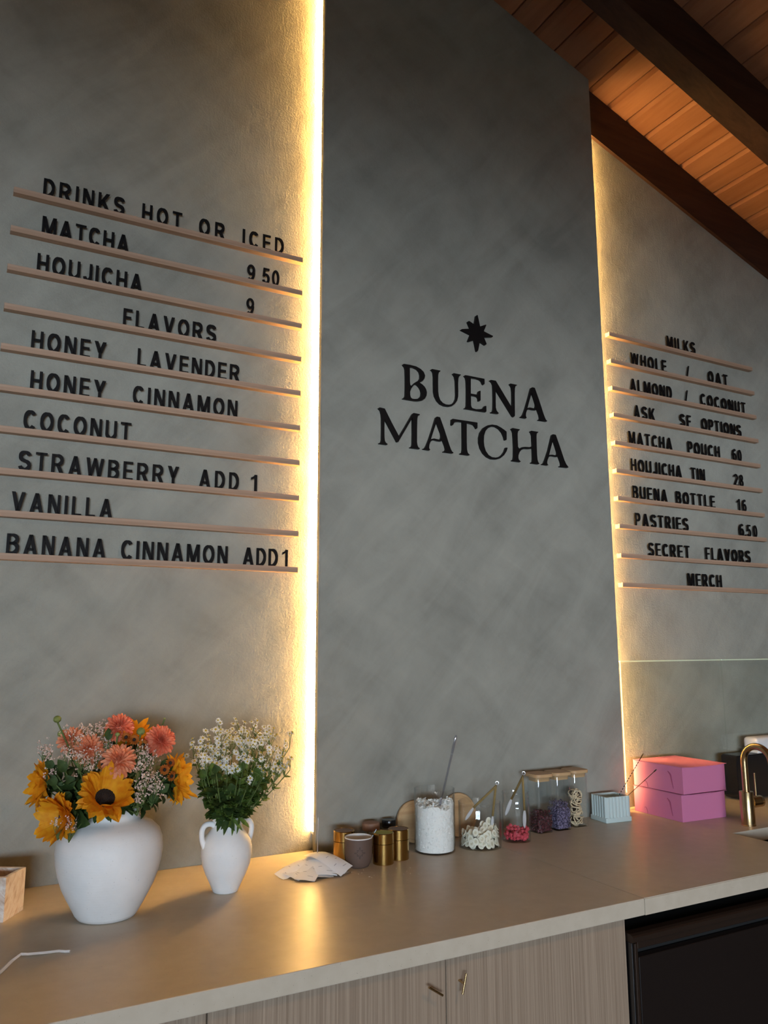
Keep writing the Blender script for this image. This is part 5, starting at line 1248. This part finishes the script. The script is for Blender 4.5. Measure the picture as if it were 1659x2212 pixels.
# ------------------------------------------------------------------ faucet
FX, FY = 2.2872, -.3946
root = thing('faucet', 'brushed brass kitchen faucet with a curved spout over the sink', 'faucet', (FX, FY, ZC))
bm = NEW(); lathe(bm, [(0, 0), (.0222, 0), (.0222, .002), (.0214, .0028), (.0214, .1025), (.0206, .104), (.0112, .104), (.0112, .1035), (0, .1035)], n=56); obj('faucet_body', bm, MAT['brushed_brass'], root, True)
bm = NEW(); R = .050; zc = .198
P = [(0, 0, .1037), (0, 0, .15), (0, 0, zc-.004)] + [(0, -R + R*math.cos(a), zc + R*math.sin(a)) for a in [PI*i/18 for i in range(19)]] + [(0, -2*R, zc-.02), (0, -2*R, zc-.045)]
tube(bm, P, .0106, 24); obj('spout', bm, MAT['brushed_brass'], root, True)
bm = NEW(); tube(bm, [(0, -2*R, zc-.045), (0, -2*R, zc-.06)], .0118, 24); obj('aerator', bm, MAT['brushed_brass'], root, True)
bm = NEW(); zz = .0685
tube(bm, [(.017, 0, zz), (.052, 0, zz)], .0180, 36); tube(bm, [(.0528, 0, zz), (.066, 0, zz), (.068, 0, zz)], [.0180, .0180, .0165], 36); vv = obj('valve', bm, MAT['brushed_brass'], root, True)
bm = NEW(); tube(bm, [(.046, 0, zz+.017), (.046, 0, zz+.088)], .0028, 12); obj('lever', bm, MAT['brushed_brass'], vv, True)

# ------------------------------------------------------------------ black appliance
root = thing('countertop_appliance', 'black box-shaped appliance behind the brass faucet', 'appliance', (2.78, -.08, ZC))
def ab(name, mat, lo, hi, bev=.003, par=None):
    bm = NEW(); box(bm, (lo[0]-2.78, lo[1]+.08, lo[2]-ZC), (hi[0]-2.78, hi[1]+.08, hi[2]-ZC), bev, 3); return obj(name, bm, MAT[mat], par or root, True)
bm = NEW(); prism(bm, [(2.622-2.78, .004), (2.95-2.78, .004), (2.95-2.78, .157), (2.944-2.78, .160), (2.614-2.78, .160), (2.607-2.78, .155), (2.607-2.78, .018)], -.035, .035)
bmesh.ops.bevel(bm, geom=list(bm.edges), offset=.003, segments=2, affect='EDGES'); obj('housing', bm, MAT['black_plastic'], root)
ab('foot', 'black_plastic', (2.64, -.105, ZC), (2.66, -.05, ZC+.005), .001); ab('foot', 'black_plastic', (2.90, -.105, ZC), (2.92, -.05, ZC+.005), .001)
ab('display_panel', 'white_silicone', (2.793, -.1165, .952), (2.90, -.1145, 1.021), .001)
ab('indicator_light', 'indicator_glow', (2.6335, -.1158, 1.031), (2.636, -.1146, 1.044), .0002)
root = thing('container', 'white rounded container lying on top of the black appliance', 'container', (2.84, -.08, 1.0805))
bm = NEW(); box(bm, (-.105, -.030, .008), (.105, .033, .057), .014, 5); obj('tub', bm, MAT['white_silicone'], root, True)
bm = NEW(); box(bm, (-.108, -.033, 0), (.108, .036, .009), .003, 3); obj('rim', bm, MAT['white_silicone'], root, True)

# ------------------------------------------------------------------ marble box, wrapper, crumbs
u = Vector((.53, .85)).normalized(); ang = math.atan2(u.x*-1, u.y)   # box turned towards the wall
root = thing('marble_box', 'open veined marble box at the left end of the worktop', 'box', (.143, -.2402, ZC), ang)
W, D, H, t = .125, .083, .0885, .009
bm = NEW(); box(bm, (-W, 0, 0), (0, D, .008), .0006, 1); obj('bottom', bm, MAT['veined_marble'], root)
for nm, lo, hi in (('side', (-t, 0, .008), (0, D, H)), ('side', (-W, 0, .008), (-W+t, D, H)), ('front', (-W+t, 0, .008), (-t, t, H)), ('back', (-W+t, D-t, .008), (-t, D, H))):
    bm = NEW(); box(bm, lo, hi, .0008, 1); obj(nm, bm, MAT['veined_marble'], root)
root = thing('pen', 'black pen tip sticking up inside the veined marble box', 'pen', (.118, -.155, ZC+.009))
bm = NEW(); tube(bm, [(0, 0, .0), (.014, -.004, .066), (.0145, -.0042, .070)], [.0024, .0024, .001], 10); obj('barrel', bm, MAT['black_plastic'], root, True)
root = thing('straw_wrapper', 'crumpled white paper straw wrapper on the worktop at lower left', 'wrapper', (.13, -.51, ZC))
bm = NEW(); P = [Vector(p) for p in ((-.085, -.15, .003), (-.040, -.075, .0035), (-.008, -.022, .004), (.014, .020, .006), (.030, .038, .0085), (.042, .039, .006), (.070, .036, .0045), (.095, .0335, .004), (.106, .026, .0035), (.113, .022, .004))]
fr_ = frames(P); rows = []
for (p, t_, a, b), w in zip(fr_, (.0052, .0052, .005, .0046, .0035, .0050, .0052, .0046, .0026, .0036)):
    s = Vector((-t_.y, t_.x, 0)).normalized(); 
    rows.append([bm.verts.new(p - s*w), bm.verts.new(p + Vector((0, 0, .0024))), bm.verts.new(p + s*w), bm.verts.new(p - Vector((0, 0, .0022)))])
for a, b in zip(rows, rows[1:]):
    for i in range(4): bm.faces.new((a[i], a[(i+1) % 4], b[(i+1) % 4], b[i]))
bm.faces.new(rows[0]); bm.faces.new(rows[-1][::-1])
obj('paper_tube', bm, MAT['wrapper_white'], root)
bm = NEW(); rd = random.Random(2)
for k in range(34):
    x, y = (rd.gauss(1.02, .045), rd.gauss(-.325, .03)) if k < 26 else (rd.uniform(1.1, 1.4), rd.uniform(-.5, -.3))
    ico(bm, (x, y, ZC+.0005), rd.uniform(.0004, .0011), 1, (1, 1, .6))
tag(obj('crumbs', bm, MAT['crumb_white']), 'scattered pale crumbs on the worktop in front of the canisters', 'crumbs', None, 'stuff')
